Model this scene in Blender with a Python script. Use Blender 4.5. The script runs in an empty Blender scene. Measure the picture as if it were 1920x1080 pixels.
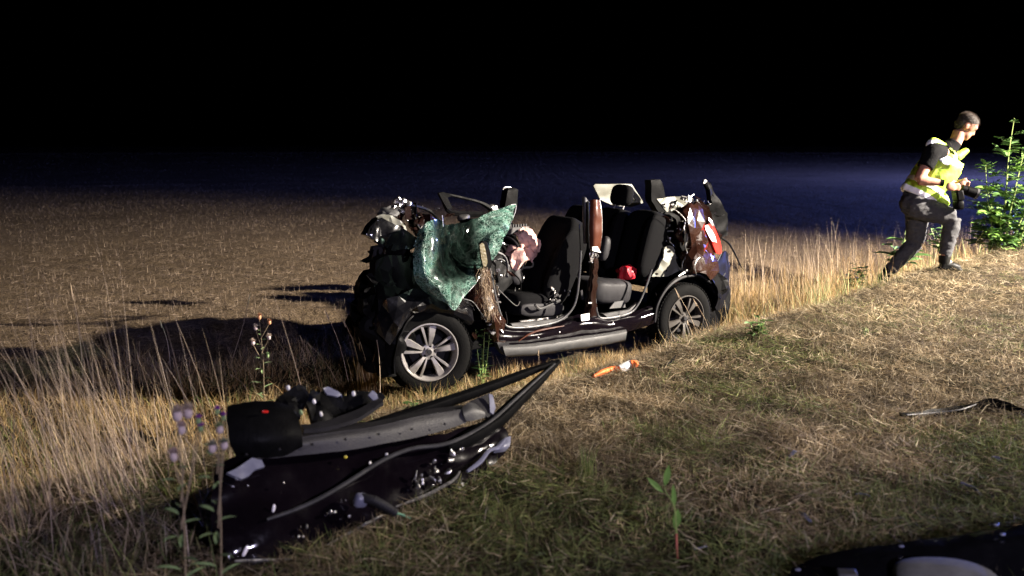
import bpy, bmesh, math, random
import numpy as np
from mathutils import Vector, Matrix, Euler, noise
rng = np.random.default_rng(7)
random.seed(7)
SC = bpy.context.scene
COL = SC.collection
R = math.radians

# ------------------------------------------------------------------ camera
FPX = 1700.0
PITCH = math.atan2(275, FPX)
CAMZ = 1.70
cd = bpy.data.cameras.new('camera')
cam = bpy.data.objects.new('camera', cd)
COL.objects.link(cam)
cam.location = (0, 0, CAMZ)
cam.rotation_euler = (math.pi / 2 - PITCH, 0, 0)
cd.sensor_width = 36
cd.lens = 36 * FPX / 1920
cd.clip_start = 0.05
cd.clip_end = 3000
cd.dof.use_dof = True
cd.dof.focus_distance = 8.0
cd.dof.aperture_fstop = 1.9
SC.camera = cam

# ------------------------------------------------------------------ night sky
w = bpy.data.worlds.new('World')
SC.world = w
w.use_nodes = True
nt = w.node_tree
bg = nt.nodes['Background']
sky = nt.nodes.new('ShaderNodeTexSky')
sky.sky_type = 'NISHITA'
sky.sun_disc = False
sky.sun_elevation = R(-6)
sky.sun_rotation = R(110)
nt.links.new(sky.outputs[0], bg.inputs[0])
bg.inputs[1].default_value = 0.004

# ------------------------------------------------------------------ the lamps that light the place
def lamp(name, kind, loc, power, color, radius, aim=None, cone=None, blend=.3):
    ld = bpy.data.lights.new(name, kind)
    ld.energy = power
    ld.color = color
    ld.shadow_soft_size = radius
    o = bpy.data.objects.new(name, ld)
    o.location = loc
    if aim:
        o.rotation_euler = (Vector(aim) - Vector(loc)).to_track_quat('-Z', 'Y').to_euler()
        ld.spot_size = R(cone)
        ld.spot_blend = blend
    COL.objects.link(o)
    return o
# floodlight on the rescue vehicle's mast, out of frame on the road to the right
fl = lamp('floodlight', 'SPOT', (13.5, 6.5, 5.4), 72000, (1.0, .89, .77), .16, aim=(2.5, 11.0, -.3), cone=74, blend=1.0)
fl.scale = (1, .62, 1)          # a wide, shallow beam
# rotating blue beacons of vehicles on the road: one far right, one behind the photographer
lamp('blue_beacon', 'POINT', (36, 46, 6.0), 62000, (.17, .24, 1.0), .12)
lamp('blue_beacon', 'POINT', (3.6, -3.2, 2.6), 2000, (.76, .70, 1.0), .10)

vs = SC.view_settings
vs.view_transform = 'Standard'
vs.look = 'None'
vs.exposure = 0
vs.gamma = 1
SC.cycles.use_denoising = True
SC.cycles.max_bounces = 6
SC.cycles.transparent_max_bounces = 12

# ------------------------------------------------------------------ materials
def nodes(name):
    m = bpy.data.materials.new(name)
    m.use_nodes = True
    t = m.node_tree
    return m, t, t.nodes['Principled BSDF']
def N(t, k, **kw):
    n = t.nodes.new(k)
    for a, b in kw.items():
        if a.startswith('i_'):
            n.inputs[a[2:].replace('_', ' ')].default_value = b
        else:
            setattr(n, a, b)
    return n
def ramp(t, fac, stops):
    r = N(t, 'ShaderNodeValToRGB')
    e = r.color_ramp.elements
    while len(e) < len(stops):
        e.new(.5)
    for k, (p, c) in enumerate(stops):
        e[k].position = p
        e[k].color = (*c, 1)
    t.links.new(fac, r.inputs[0])
    return r.outputs[0]
MATS = {}
def mat(name, col, rough=.5, metal=0, coat=0, var=.35, scale=9, bump=.0, bscale=40, dirt=None, spec=.5, sheen=0, rvar=.15):
    """a procedural surface: base colour broken up by noise, uneven gloss, optional relief and dust"""
    m, t, b = nodes(name)
    tc = N(t, 'ShaderNodeTexCoord')
    n1 = N(t, 'ShaderNodeTexNoise', i_Scale=scale, i_Detail=6.0, i_Roughness=.65)
    t.links.new(tc.outputs['Object'], n1.inputs['Vector'])
    lo = tuple(c * (1 - var) for c in col)
    hi = tuple(min(1, c * (1 + var)) for c in col)
    c = ramp(t, n1.outputs[0], [(.3, lo), (.7, hi)])
    if dirt:
        n2 = N(t, 'ShaderNodeTexNoise', i_Scale=scale * 2.3, i_Detail=8.0, i_Roughness=.7)
        t.links.new(tc.outputs['Object'], n2.inputs['Vector'])
        mx = N(t, 'ShaderNodeMix', data_type='RGBA')
        f = ramp(t, n2.outputs[0], [(dirt[1], (0, 0, 0)), (dirt[1] + .16, (dirt[2],) * 3)])
        t.links.new(f, mx.inputs[0])
        t.links.new(c, mx.inputs[6])
        mx.inputs[7].default_value = (*dirt[0], 1)
        c = mx.outputs[2]
    t.links.new(c, b.inputs['Base Color'])
    rr = ramp(t, n1.outputs[0], [(.25, (max(.02, rough - rvar),) * 3), (.75, (min(1, rough + rvar),) * 3)])
    t.links.new(rr, b.inputs['Roughness'])
    b.inputs['Metallic'].default_value = metal
    b.inputs['Coat Weight'].default_value = coat
    b.inputs['Coat Roughness'].default_value = .06
    b.inputs['Specular IOR Level'].default_value = spec
    b.inputs['Sheen Weight'].default_value = sheen
    if bump:
        n3 = N(t, 'ShaderNodeTexNoise', i_Scale=bscale, i_Detail=4.0)
        t.links.new(tc.outputs['Object'], n3.inputs['Vector'])
        bp = N(t, 'ShaderNodeBump', i_Strength=bump, i_Distance=.02)
        t.links.new(n3.outputs[0], bp.inputs['Height'])
        t.links.new(bp.outputs[0], b.inputs['Normal'])
    MATS[name] = m
    return m
DUST = (.16, .13, .10)
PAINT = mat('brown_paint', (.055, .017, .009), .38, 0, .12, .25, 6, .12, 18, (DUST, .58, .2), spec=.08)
DOORP = mat('door_paint', (.0030, .0020, .0032), .10, 0, .6, .3, 5, .22, 8, (DUST, .68, .05), spec=.4)
PAINTQ = mat('creased_paint', (.016, .006, .0038), .22, 0, .5, .3, 7, .10, 16, (DUST, .6, .15), spec=.3)
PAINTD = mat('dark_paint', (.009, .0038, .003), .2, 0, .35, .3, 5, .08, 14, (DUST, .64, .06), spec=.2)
BLACK = mat('black_plastic', (.0032, .0032, .0034), .5, 0, 0, .3, 12, .1, 90, (DUST, .66, .03), spec=.035)
GLOSSB = mat('gloss_black', (.004, .004, .005), .16, 0, .5, .3, 8, .05, 20, (DUST, .66, .1), spec=.35)
FABRIC = mat('seat_fabric', (.0036, .0036, .004), .9, 0, 0, .3, 30, .25, 240, (DUST, .62, .04), spec=.05)
GREYP = mat('grey_plastic', (.032, .032, .032), .6, 0, 0, .2, 10, .1, 120, (DUST, .55, .3))
DGREY = mat('dark_grey_plastic', (.017, .0165, .018), .55, 0, 0, .25, 10, .12, 150, (DUST, .6, .12), spec=.12)
VGREY = mat('door_trim_grey', (.013, .012, .0145), .55, 0, 0, .22, 9, .15, 160, (DUST, .6, .15))
CREAM = mat('primer_panel', (.11, .11, .088), .55, 0, 0, .16, 7, .08, 26, (DUST, .6, .6))
STEEL = mat('torn_steel', (.48, .47, .46), .34, .9, 0, .3, 22, .3, 60, ((.08, .05, .035), .52, .7))
ALLOY_SHADED = mat('dirty_shaded_alloy', (.035, .031, .027), .6, 0, 0, .25, 12, .05, 60, ((.03, .025, .02), .5, .7), spec=.2)  # dirty alloy copy, colour also darkened for the shade on the rear wheel
ALLOY = mat('alloy', (.20, .19, .18), .42, .25, .2, .14, 12, .02, 60, ((.06, .05, .04), .54, .5))
RUBBER = mat('tyre_rubber', (.0035, .0035, .0035), .8, 0, 0, .35, 14, .2, 70, (DUST, .6, .06), spec=.05)
SEAL = mat('rubber_seal', (.03, .03, .032), .45, 0, 0, .25, 14, .1, 70, (DUST, .58, .25), spec=.35)
BAG = mat('airbag_fabric', (.55, .33, .28), .75, 0, 0, .12, 9, .2, 60, ((.45, .2, .15), .6, .5))
REDC = mat('red_cloth', (.42, .012, .022), .35, 0, .2, .35, 14, .3, 40)
REDL = mat('red_lens', (.55, .02, .015), .12, 0, 1, .25, 16)
WHITEL = mat('clear_lens', (.72, .70, .72), .12, 0, 1, .15, 16)
ORANGE = mat('orange_fabric', (.85, .17, .03), .6, 0, 0, .18, 25, .3, 60)
WHITE = mat('white_plastic', (.72, .70, .66), .5, 0, 0, .12, 20, .1, 60)
BARK = mat('bark', (.17, .105, .065), .85, 0, 0, .35, 30, .5, 80)
OLIVE = mat('painted_mirror_face', (.085, .068, .03), .4, 0, .2, .35, 22, .3, 60)  # grass reflected in the mirror, painted as olive colour
SKIN = mat('skin', (.36, .165, .105), .5, 0, 0, .12, 12, .06, 60)
SHIRT = mat('black_cotton', (.004, .004, .0045), .9, 0, 0, .25, 20, .3, 60, spec=.08)
JEANS = mat('grey_denim', (.060, .060, .062), .9, 0, 0, .22, 30, .3, 160, spec=.1)
LEATHER = mat('shoe_leather', (.006, .006, .005), .5, 0, 0, .3, 20, .1, 60, spec=.15)
HIVIS = mat('hivis_yellow', (.42, .66, .05), .6, 0, 0, .08, 14, .25, 24)
TAPE = mat('reflective_tape', (.93, .94, .97), .28, 0, 0, .04, 30, .05, 60)
HAIR = mat('short_hair', (.035, .026, .02), .7, 0, 0, .4, 60, .6, 160)
STRAW = mat('straw', (.42, .29, .12), .8, 0, 0, .3, 20)
CABLE = mat('green_cable', (.03, .16, .09), .4, 0, 0, .2, 20)
PURPLE = mat('thistle_purple', (.30, .04, .42), .8, 0, 0, .3, 30)
FLUFF = mat('thistle_down', (.42, .34, .32), .95, 0, 0, .15, 30)
FLUFFO = mat('thistle_brown', (.50, .24, .12), .9, 0, 0, .2, 30)
THGREEN = mat('thistle_green', (.15, .22, .09), .8, 0, 0, .3, 30)
LEAF = mat('leaf_green', (.06, .125, .03), .5, 0, 0, .35, 7)
LEAFY = mat('young_leaf', (.13, .24, .045), .45, 0, 0, .25, 9)
DRYST = mat('dry_stem', (.22, .17, .10), .85, 0, 0, .25, 12)
STEMG = mat('green_stem', (.20, .26, .07), .6, 0, 0, .25, 12)
STEMR = mat('red_stem', (.34, .10, .07), .6, 0, 0, .25, 12)
LILAC = mat('blue_grey_plastic', (.13, .135, .185), .35, 0, .3, .15, 12)

def blade_mat(name, rough=.75, trans=.25):
    m, t, b = nodes(name)
    a = N(t, 'ShaderNodeAttribute', attribute_name='tint')
    t.links.new(a.outputs['Color'], b.inputs['Base Color'])
    b.inputs['Roughness'].default_value = rough
    b.inputs['Specular IOR Level'].default_value = .25
    tr = N(t, 'ShaderNodeBsdfTranslucent')
    t.links.new(a.outputs['Color'], tr.inputs[0])
    mx = N(t, 'ShaderNodeMixShader')
    mx.inputs[0].default_value = trans
    t.links.new(b.outputs[0], mx.inputs[1])
    t.links.new(tr.outputs[0], mx.inputs[2])
    t.links.new(mx.outputs[0], t.nodes['Material Output'].inputs[0])
    return m
BLADE = blade_mat('grass_blade')

def glass_mat():
    m, t, b = nodes('crazed_glass')
    tc = N(t, 'ShaderNodeTexCoord')
    at = N(t, 'ShaderNodeAttribute', attribute_name='craze')
    nz = N(t, 'ShaderNodeTexNoise', i_Scale=9.0, i_Detail=3.0)
    t.links.new(tc.outputs['Object'], nz.inputs['Vector'])
    ad = N(t, 'ShaderNodeVectorMath', operation='MULTIPLY_ADD')
    t.links.new(nz.outputs['Color'], ad.inputs[0])
    ad.inputs[1].default_value = (.03, .03, .03)
    t.links.new(tc.outputs['Object'], ad.inputs[2])
    fs = []
    for sc, wd in ((9, .02), (21, .038), (46, .05)):
        v = N(t, 'ShaderNodeTexVoronoi', feature='DISTANCE_TO_EDGE', i_Scale=float(sc))
        t.links.new(ad.outputs[0], v.inputs['Vector'])
        fs.append(ramp(t, v.outputs['Distance'], [(0, (1, 1, 1)), (wd, (0, 0, 0))]))
    mx = fs[0]
    for f in fs[1:]:
        k = N(t, 'ShaderNodeMix', data_type='RGBA', blend_type='LIGHTEN')
        k.inputs[0].default_value = 1
        t.links.new(mx, k.inputs[6]); t.links.new(f, k.inputs[7])
        mx = k.outputs[2]
    n2 = N(t, 'ShaderNodeTexNoise', i_Scale=7.0, i_Detail=5.0, i_Roughness=.7)
    t.links.new(tc.outputs['Object'], n2.inputs['Vector'])
    pat = N(t, 'ShaderNodeMapRange')
    t.links.new(n2.outputs[0], pat.inputs[0])
    pat.inputs[1].default_value = .3; pat.inputs[2].default_value = .7
    pat.inputs[3].default_value = .18; pat.inputs[4].default_value = 1.0
    # opacity = craze * (base + milky crush + cracks)
    n4 = N(t, 'ShaderNodeTexNoise', i_Scale=11.0, i_Detail=6.0, i_Roughness=.6, i_Distortion=.2)
    t.links.new(tc.outputs['Object'], n4.inputs['Vector'])
    milk = ramp(t, n4.outputs[0], [(.38, (0, 0, 0)), (.66, (1, 1, 1))])
    o1 = N(t, 'ShaderNodeMath', operation='MULTIPLY_ADD')
    t.links.new(milk, o1.inputs[0]); o1.inputs[1].default_value = .50; o1.inputs[2].default_value = .15
    op = N(t, 'ShaderNodeMath', operation='MULTIPLY_ADD')
    t.links.new(mx, op.inputs[0]); op.inputs[1].default_value = .50
    t.links.new(o1.outputs[0], op.inputs[2])
    cz2 = N(t, 'ShaderNodeMath', operation='POWER')
    t.links.new(at.outputs['Fac'], cz2.inputs[0]); cz2.inputs[1].default_value = 1.6
    op2 = N(t, 'ShaderNodeMath', operation='MULTIPLY', use_clamp=True)
    t.links.new(op.outputs[0], op2.inputs[0]); t.links.new(cz2.outputs[0], op2.inputs[1])
    gm = N(t, 'ShaderNodeMix', data_type='RGBA')
    t.links.new(milk, gm.inputs[0])
    gm.inputs[6].default_value = (.008, .045, .033, 1)
    gm.inputs[7].default_value = (.075, .21, .155, 1)
    cc = N(t, 'ShaderNodeMix', data_type='RGBA')
    cf = N(t, 'ShaderNodeMath', operation='MULTIPLY')
    t.links.new(mx, cf.inputs[0]); t.links.new(pat.outputs[0], cf.inputs[1])
    t.links.new(cf.outputs[0], cc.inputs[0])
    t.links.new(gm.outputs[2], cc.inputs[6])
    cc.inputs[7].default_value = (.38, .55, .47, 1)
    t.links.new(cc.outputs[2], b.inputs['Base Color'])
    b.inputs['Roughness'].default_value = .35
    tr = N(t, 'ShaderNodeBsdfTransparent')
    tr.inputs[0].default_value = (.34, .42, .40, 1)
    gl = N(t, 'ShaderNodeBsdfGlossy')
    gl.inputs['Roughness'].default_value = .05
    m0 = N(t, 'ShaderNodeMixShader'); m0.inputs[0].default_value = .07
    t.links.new(tr.outputs[0], m0.inputs[1]); t.links.new(gl.outputs[0], m0.inputs[2])
    m1 = N(t, 'ShaderNodeMixShader')
    t.links.new(op2.outputs[0], m1.inputs[0])
    t.links.new(m0.outputs[0], m1.inputs[1]); t.links.new(b.outputs[0], m1.inputs[2])
    t.links.new(m1.outputs[0], t.nodes['Material Output'].inputs[0])
    bp = N(t, 'ShaderNodeBump', i_Strength=.5, i_Distance=.01)
    t.links.new(mx, bp.inputs['Height']); t.links.new(bp.outputs[0], b.inputs['Normal'])
    return m
CRAZED = glass_mat()

# ------------------------------------------------------------------ pixel ray helpers (to lay traced outlines on real planes)
def ray(px, py):
    d = Vector(((px - 960) / FPX, 1, (540 - py) / FPX))
    c, s = math.cos(PITCH), math.sin(PITCH)
    return Vector((d.x, c * d.y + s * d.z, -s * d.y + c * d.z))
EYE = Vector((0, 0, CAMZ))
class Plane:
    def __init__(self, o, n, basis=None):
        self.o, self.n = Vector(o), Vector(n).normalized()
        self.M = basis                      # optional 4x4: return points in that frame
        self.Mi = basis.inverted() if basis else None
    def __call__(self, px, py, off=0.0):
        d = ray(px, py)
        t = (self.o + self.n * off - EYE).dot(self.n) / d.dot(self.n)
        p = EYE + d * t
        return self.Mi @ p if self.Mi else p
CAR = Matrix.Translation((0, 8.57, -.31)) @ Matrix.Rotation(R(215.9), 4, 'Z')
CARI = CAR.inverted()
def C(px, py, Y):
    """point of the car's own frame (X forward, Y left, Z up) seen at a pixel, on the lengthwise plane Y"""
    o = CARI @ EYE
    d = CARI.to_3x3() @ ray(px, py)
    return o + d * ((Y - o.y) / d.y)

# ------------------------------------------------------------------ mesh helpers
class G:
    def __init__(s):
        s.V, s.F = [], []
    def add(s, V, F):
        k = len(s.V)
        s.V += [tuple(v) for v in V]
        s.F += [tuple(i + k for i in f) for f in F]
        return s
    def box(s, c, sz, rot=None):
        c = Vector(c)
        M = rot.to_matrix() if rot is not None else Matrix.Identity(3)
        V = [c + M @ Vector((x * sz[0] / 2, y * sz[1] / 2, z * sz[2] / 2)) for x in (-1, 1) for y in (-1, 1) for z in (-1, 1)]
        return s.add(V, [(0, 1, 3, 2), (4, 6, 7, 5), (0, 4, 5, 1), (2, 3, 7, 6), (0, 2, 6, 4), (1, 5, 7, 3)])
    def tube(s, pts, r, n=8, cap=True, flat=1.0):
        pts = [Vector(p) for p in pts]
        rs = r if isinstance(r, (list, tuple)) else [r] * len(pts)
        V, F = [], []
        up = None
        for i, p in enumerate(pts):
            t = (pts[min(i + 1, len(pts) - 1)] - pts[max(i - 1, 0)]).normalized()
            if up is None:
                up = t.orthogonal().normalized()
            a = (up - t * up.dot(t)).normalized()
            up = a
            b = t.cross(a)
            for k in range(n):
                th = 2 * math.pi * k / n
                V.append(p + (a * math.cos(th) + b * math.sin(th) * flat) * rs[i])
        for i in range(len(pts) - 1):
            for k in range(n):
                F.append((i * n + k, i * n + (k + 1) % n, (i + 1) * n + (k + 1) % n, (i + 1) * n + k))
        if cap:
            F.append(tuple(range(n))[::-1])
            F.append(tuple((len(pts) - 1) * n + k for k in range(n)))
        return s.add(V, F)
    def curve(s, pts, r, n=8, sub=5, flat=1.0):
        pts = spline([Vector(p) for p in pts], sub)
        if isinstance(r, (list, tuple)):
            x = np.linspace(0, 1, len(r))
            r = list(np.interp(np.linspace(0, 1, len(pts)), x, r))
        return s.tube(pts, r, n, True, flat)
    def prism(s, out, vec):
        vec = Vector(vec)
        n = len(out)
        V = [Vector(p) for p in out] + [Vector(p) + vec for p in out]
        F = [tuple(range(n)), tuple(range(n, 2 * n))[::-1]] + [(i, i + n, (i + 1) % n + n, (i + 1) % n) for i in range(n)]
        return s.add(V, F)
    def pad(s, c, sz, e=.45, rot=None, n=14, m=10, amp=0, fr=6):
        c = Vector(c)
        M = rot.to_matrix() if rot is not None else Matrix.Identity(3)
        f = lambda x, k: math.copysign(abs(x) ** k, x)
        V, F = [], []
        for i in range(m + 1):
            a = -math.pi / 2 + math.pi * i / m
            for k in range(n):
                b = 2 * math.pi * k / n
                p = Vector((f(math.cos(a), e) * f(math.cos(b), e) * sz[0] / 2, f(math.cos(a), e) * f(math.sin(b), e) * sz[1] / 2, f(math.sin(a), e) * sz[2] / 2))
                q = c + M @ p
                if amp:
                    q = q + noise.noise_vector(q * fr) * amp
                V.append(q)
        for i in range(m):
            for k in range(n):
                F.append((i * n + k, i * n + (k + 1) % n, (i + 1) * n + (k + 1) % n, (i + 1) * n + k))
        return s.add(V, F)
    def lathe(s, prof, n=48, M=None):
        """prof: (radius, y) pairs turned about the Y axis"""
        V, F = [], []
        for r, y in prof:
            for k in range(n):
                a = 2 * math.pi * k / n
                V.append(Vector((r * math.cos(a), y, r * math.sin(a))))
        for i in range(len(prof) - 1):
            for k in range(n):
                F.append((i * n + k, (i + 1) * n + k, (i + 1) * n + (k + 1) % n, i * n + (k + 1) % n))
        if M:
            V = [M @ v for v in V]
        return s.add(V, F)
    def sheet(s, grid, su=4, sv=4, amp=0, fr=5, thick=.006, seed=0):
        rows = [spline([Vector(p) for p in r], su) for r in grid]
        cols = [spline([rows[i][j] for i in range(len(rows))], sv) for j in range(len(rows[0]))]
        nv, nu = len(cols[0]), len(cols)
        P = [[cols[j][i] for j in range(nu)] for i in range(nv)]
        off = Vector((seed * 3.7, seed * 1.3, seed * 2.1))
        if amp:
            P = [[p + noise.noise_vector(p * fr + off) * amp + noise.noise_vector(p * fr * 2.7 + off) * amp * .4 for p in r] for r in P]
        Nn = [[None] * nu for _ in range(nv)]
        for i in range(nv):
            for j in range(nu):
                a = P[min(i + 1, nv - 1)][j] - P[max(i - 1, 0)][j]
                b = P[i][min(j + 1, nu - 1)] - P[i][max(j - 1, 0)]
                Nn[i][j] = a.cross(b).normalized()
        V = [p for r in P for p in r] + [P[i][j] + Nn[i][j] * thick for i in range(nv) for j in range(nu)]
        k = nu * nv
        F = []
        for i in range(nv - 1):
            for j in range(nu - 1):
                a, b, c, d = i * nu + j, i * nu + j + 1, (i + 1) * nu + j + 1, (i + 1) * nu + j
                F += [(a, b, c, d), (d + k, c + k, b + k, a + k)]
        ring = [j for j in range(nu)] + [i * nu + nu - 1 for i in range(1, nv)] + [(nv - 1) * nu + j for j in range(nu - 2, -1, -1)] + [i * nu for i in range(nv - 2, 0, -1)]
        for a, b in zip(ring, ring[1:] + ring[:1]):
            F.append((a, a + k, b + k, b))
        s.uv = (nu, nv)
        return s.add(V, F)
    def cpoly(s, pts, thick=.01, cuts=3, amp=.01, fr=7, seed=0):
        """an outline filled, broken into facets, crumpled and given thickness"""
        bm = bmesh.new()
        f = bm.faces.new([bm.verts.new(p) for p in pts])
        bm.normal_update()
        nn = f.normal.copy()
        bmesh.ops.triangulate(bm, faces=bm.faces[:])
        bmesh.ops.subdivide_edges(bm, edges=bm.edges[:], cuts=cuts, use_grid_fill=True)
        off = Vector((seed * 5.1, seed * 2.3, seed))
        for v in bm.verts:
            q = v.co * fr + off
            v.co += nn * (noise.noise(q) * amp + noise.noise(q * 2.6) * amp * .5) + noise.noise_vector(q * 1.7) * amp * .25
        bm.verts.index_update()
        V = [v.co.copy() for v in bm.verts]
        nv = len(V)
        V2 = [v - nn * thick for v in V]
        F = []
        for f in bm.faces:
            ix = [v.index for v in f.verts]
            F += [tuple(ix), tuple(i + nv for i in ix[::-1])]
        for e in bm.edges:
            if e.is_boundary:
                lp = e.link_loops[0]
                a, b = lp.vert.index, lp.link_loop_next.vert.index
                F.append((b, a, a + nv, b + nv))
        bm.free()
        return s.add(V + V2, F)
    def build(s, name, m, parent=None, smooth=True, bevel=0, sharp=38):
        me = bpy.data.meshes.new(name)
        me.from_pydata(s.V, [], s.F)
        me.materials.append(m)
        o = bpy.data.objects.new(name, me)
        COL.objects.link(o)
        if parent:
            o.parent = parent
        if bevel:
            b = o.modifiers.new('bevel', 'BEVEL')
            b.width = bevel
            b.segments = 2
            b.limit_method = 'ANGLE'
        if smooth:
            me.shade_smooth()
            me.set_sharp_from_angle(angle=R(sharp))
        return o
def spline(P, sub):
    if len(P) < 3:
        return [P[0].lerp(P[-1], i / sub) for i in range(sub + 1)]
    out = []
    for i in range(len(P) - 1):
        a, b, c, d = P[max(i - 1, 0)], P[i], P[i + 1], P[min(i + 2, len(P) - 1)]
        for k in range(sub):
            t = k / sub
            out.append(.5 * ((2 * b) + (c - a) * t + (2 * a - 5 * b + 4 * c - d) * t * t + (3 * b - a - 3 * c + d) * t ** 3))
    out.append(P[-1].copy())
    return out
def tag(o, label, cat, group=None, kind=None):
    if label: o['label'] = label
    if cat: o['category'] = cat
    if group: o['group'] = group
    o['kind'] = kind or 'thing'
    return o
def empty(name, loc=(0, 0, 0), M=None, parent=None):
    o = bpy.data.objects.new(name, None)
    COL.objects.link(o)
    if M is not None:
        o.matrix_world = M
    else:
        o.location = loc
    o.empty_display_size = .2
    if parent:
        o.parent = parent
    return o

# ------------------------------------------------------------------ ground
UX, UY = .83, .558          # along the road
def uv_(x, y):
    return x * UX + y * UY, -x * UY + y * UX
def sstep(a, b, t):
    t = np.clip((t - a) / (b - a), 0, 1)
    return t * t * (3 - 2 * t)
def vedge(u):
    return 5.15 + np.clip(.16 * (u - 4.5), -.1, .95)
def hz(x, y):
    x, y = np.asarray(x, float), np.asarray(y, float)
    u, v = uv_(x, y)
    verge = .035 * np.clip(u, -6, 14) + .02 * np.sin(u * 1.7 + v) + .015 * np.sin(v * 2.9 - u * .8)
    field = -.31 + .19 * sstep(8.0, 9.2, v) + .018 * np.sin(x * .9 + y * .4) + .02 * np.sin(y * .7 - x * .33)
    far = np.hypot(x, y)
    field = field + .35 * np.sin(far * .05 + 2.0) * sstep(25, 60, far) * np.exp(-far / 400)
    ve = vedge(u)
    k = sstep(ve - .45, ve + .75, v)
    z = verge * (1 - k) + field * k
    z += .012 * np.sin(x * 9.1 + y * 3.3) * np.sin(y * 8.3 - x * 2.2) + .008 * np.sin(x * 17 + 1) * np.sin(y * 19 + 2)
    return z
def H(x, y):
    return float(hz(x, y))

def ground_mat():
    m, t, b = nodes('dry_ground')
    tc = N(t, 'ShaderNodeTexCoord')
    P = tc.outputs['Object']
    def nz(s, d=6.0, r=.65):
        n = N(t, 'ShaderNodeTexNoise', i_Scale=s, i_Detail=d, i_Roughness=r)
        t.links.new(P, n.inputs['Vector'])
        return n.outputs[0]
    big, mid, fine, vf = nz(.35), nz(2.2), nz(22.0), nz(70.0, 4.0)
    verge = ramp(t, mid, [(.3, (.022, .017, .010)), (.5, (.048, .035, .020)), (.7, (.026, .028, .012))])
    soil = ramp(t, fine, [(.30, (.045, .032, .022)), (.5, (.110, .078, .048)), (.66, (.21, .155, .090))])
    straw = ramp(t, vf, [(.45, (.06, .042, .028)), (.62, (.26, .19, .11))])
    mx = N(t, 'ShaderNodeMix', data_type='RGBA')
    t.links.new(ramp(t, mid, [(.35, (.2,) * 3), (.65, (.75,) * 3)]), mx.inputs[0])
    t.links.new(soil, mx.inputs[6]); t.links.new(straw, mx.inputs[7])
    m2 = N(t, 'ShaderNodeMix', data_type='RGBA', blend_type='MULTIPLY')
    m2.inputs[0].default_value = 1
    t.links.new(mx.outputs[2], m2.inputs[6])
    t.links.new(ramp(t, big, [(.3, (.62,) * 3), (.7, (1.1,) * 3)]), m2.inputs[7])
    dt = N(t, 'ShaderNodeVectorMath', operation='DOT_PRODUCT')
    t.links.new(P, dt.inputs[0]); dt.inputs[1].default_value = (-UY, UX, 0)
    ma = N(t, 'ShaderNodeMath', operation='MULTIPLY_ADD')
    t.links.new(mid, ma.inputs[0]); ma.inputs[1].default_value = .8
    t.links.new(dt.outputs['Value'], ma.inputs[2])
    mr = N(t, 'ShaderNodeMapRange')
    t.links.new(ma.outputs[0], mr.inputs[0])
    mr.inputs[1].default_value = 8.1; mr.inputs[2].default_value = 9.0
    m3 = N(t, 'ShaderNodeMix', data_type='RGBA')
    t.links.new(mr.outputs[0], m3.inputs[0])
    t.links.new(verge, m3.inputs[6]); t.links.new(m2.outputs[2], m3.inputs[7])
    t.links.new(m3.outputs[2], b.inputs['Base Color'])
    b.inputs['Roughness'].default_value = .95
    b.inputs['Specular IOR Level'].default_value = .1
    bp = N(t, 'ShaderNodeBump', i_Strength=1.0, i_Distance=.05)
    t.links.new(fine, bp.inputs['Height'])
    t.links.new(bp.outputs[0], b.inputs['Normal'])
    return m
def grid_axis(lo, hi, step, far, grow=1.09):
    a = list(np.arange(lo, hi, step))
    s = step; p = a[-1]
    while p < far:
        s *= grow; p += s; a.append(p)
    s = step; p = a[0]; pre = []
    while p > -far:
        s *= grow; p -= s; pre.append(p)
    return np.array(pre[::-1] + a)
gx, gy = grid_axis(-7, 10, .09, 900), grid_axis(1, 14, .09, 900)
X, Y = np.meshgrid(gx, gy)
Zg = hz(X, Y)
nx, ny = len(gx), len(gy)
Vg = np.stack([X.ravel(), Y.ravel(), Zg.ravel()], 1)
idx = np.arange(nx * ny).reshape(ny, nx)
Fg = np.stack([idx[:-1, :-1], idx[:-1, 1:], idx[1:, 1:], idx[1:, :-1]], -1).reshape(-1, 4)
def np_mesh(name, V, F, m, tint=None, kind=None, smooth=False):
    me = bpy.data.meshes.new(name)
    me.vertices.add(len(V)); me.vertices.foreach_set('co', np.ascontiguousarray(V, np.float32).ravel())
    F = [f for f in (F if isinstance(F, list) else [F]) if len(f)]
    tot = np.concatenate([f.ravel() for f in F]).astype(np.int32)
    cnt = np.concatenate([np.full(len(f), f.shape[1]) for f in F])
    st = np.concatenate([[0], np.cumsum(cnt)[:-1]]).astype(np.int32)
    me.loops.add(len(tot)); me.loops.foreach_set('vertex_index', tot)
    me.polygons.add(len(cnt)); me.polygons.foreach_set('loop_start', st)
    if tint is not None:
        a = me.attributes.new('tint', 'FLOAT_COLOR', 'POINT')
        a.data.foreach_set('color', np.concatenate([tint, np.ones((len(tint), 1))], 1).astype(np.float32).ravel())
    me.update(calc_edges=True)
    me.materials.append(m)
    if smooth: me.shade_smooth()
    o = bpy.data.objects.new(name, me)
    COL.objects.link(o)
    if kind: o['kind'] = kind
    return o
np_mesh('ground', Vg, Fg, ground_mat(), kind='structure', smooth=True)

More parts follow.
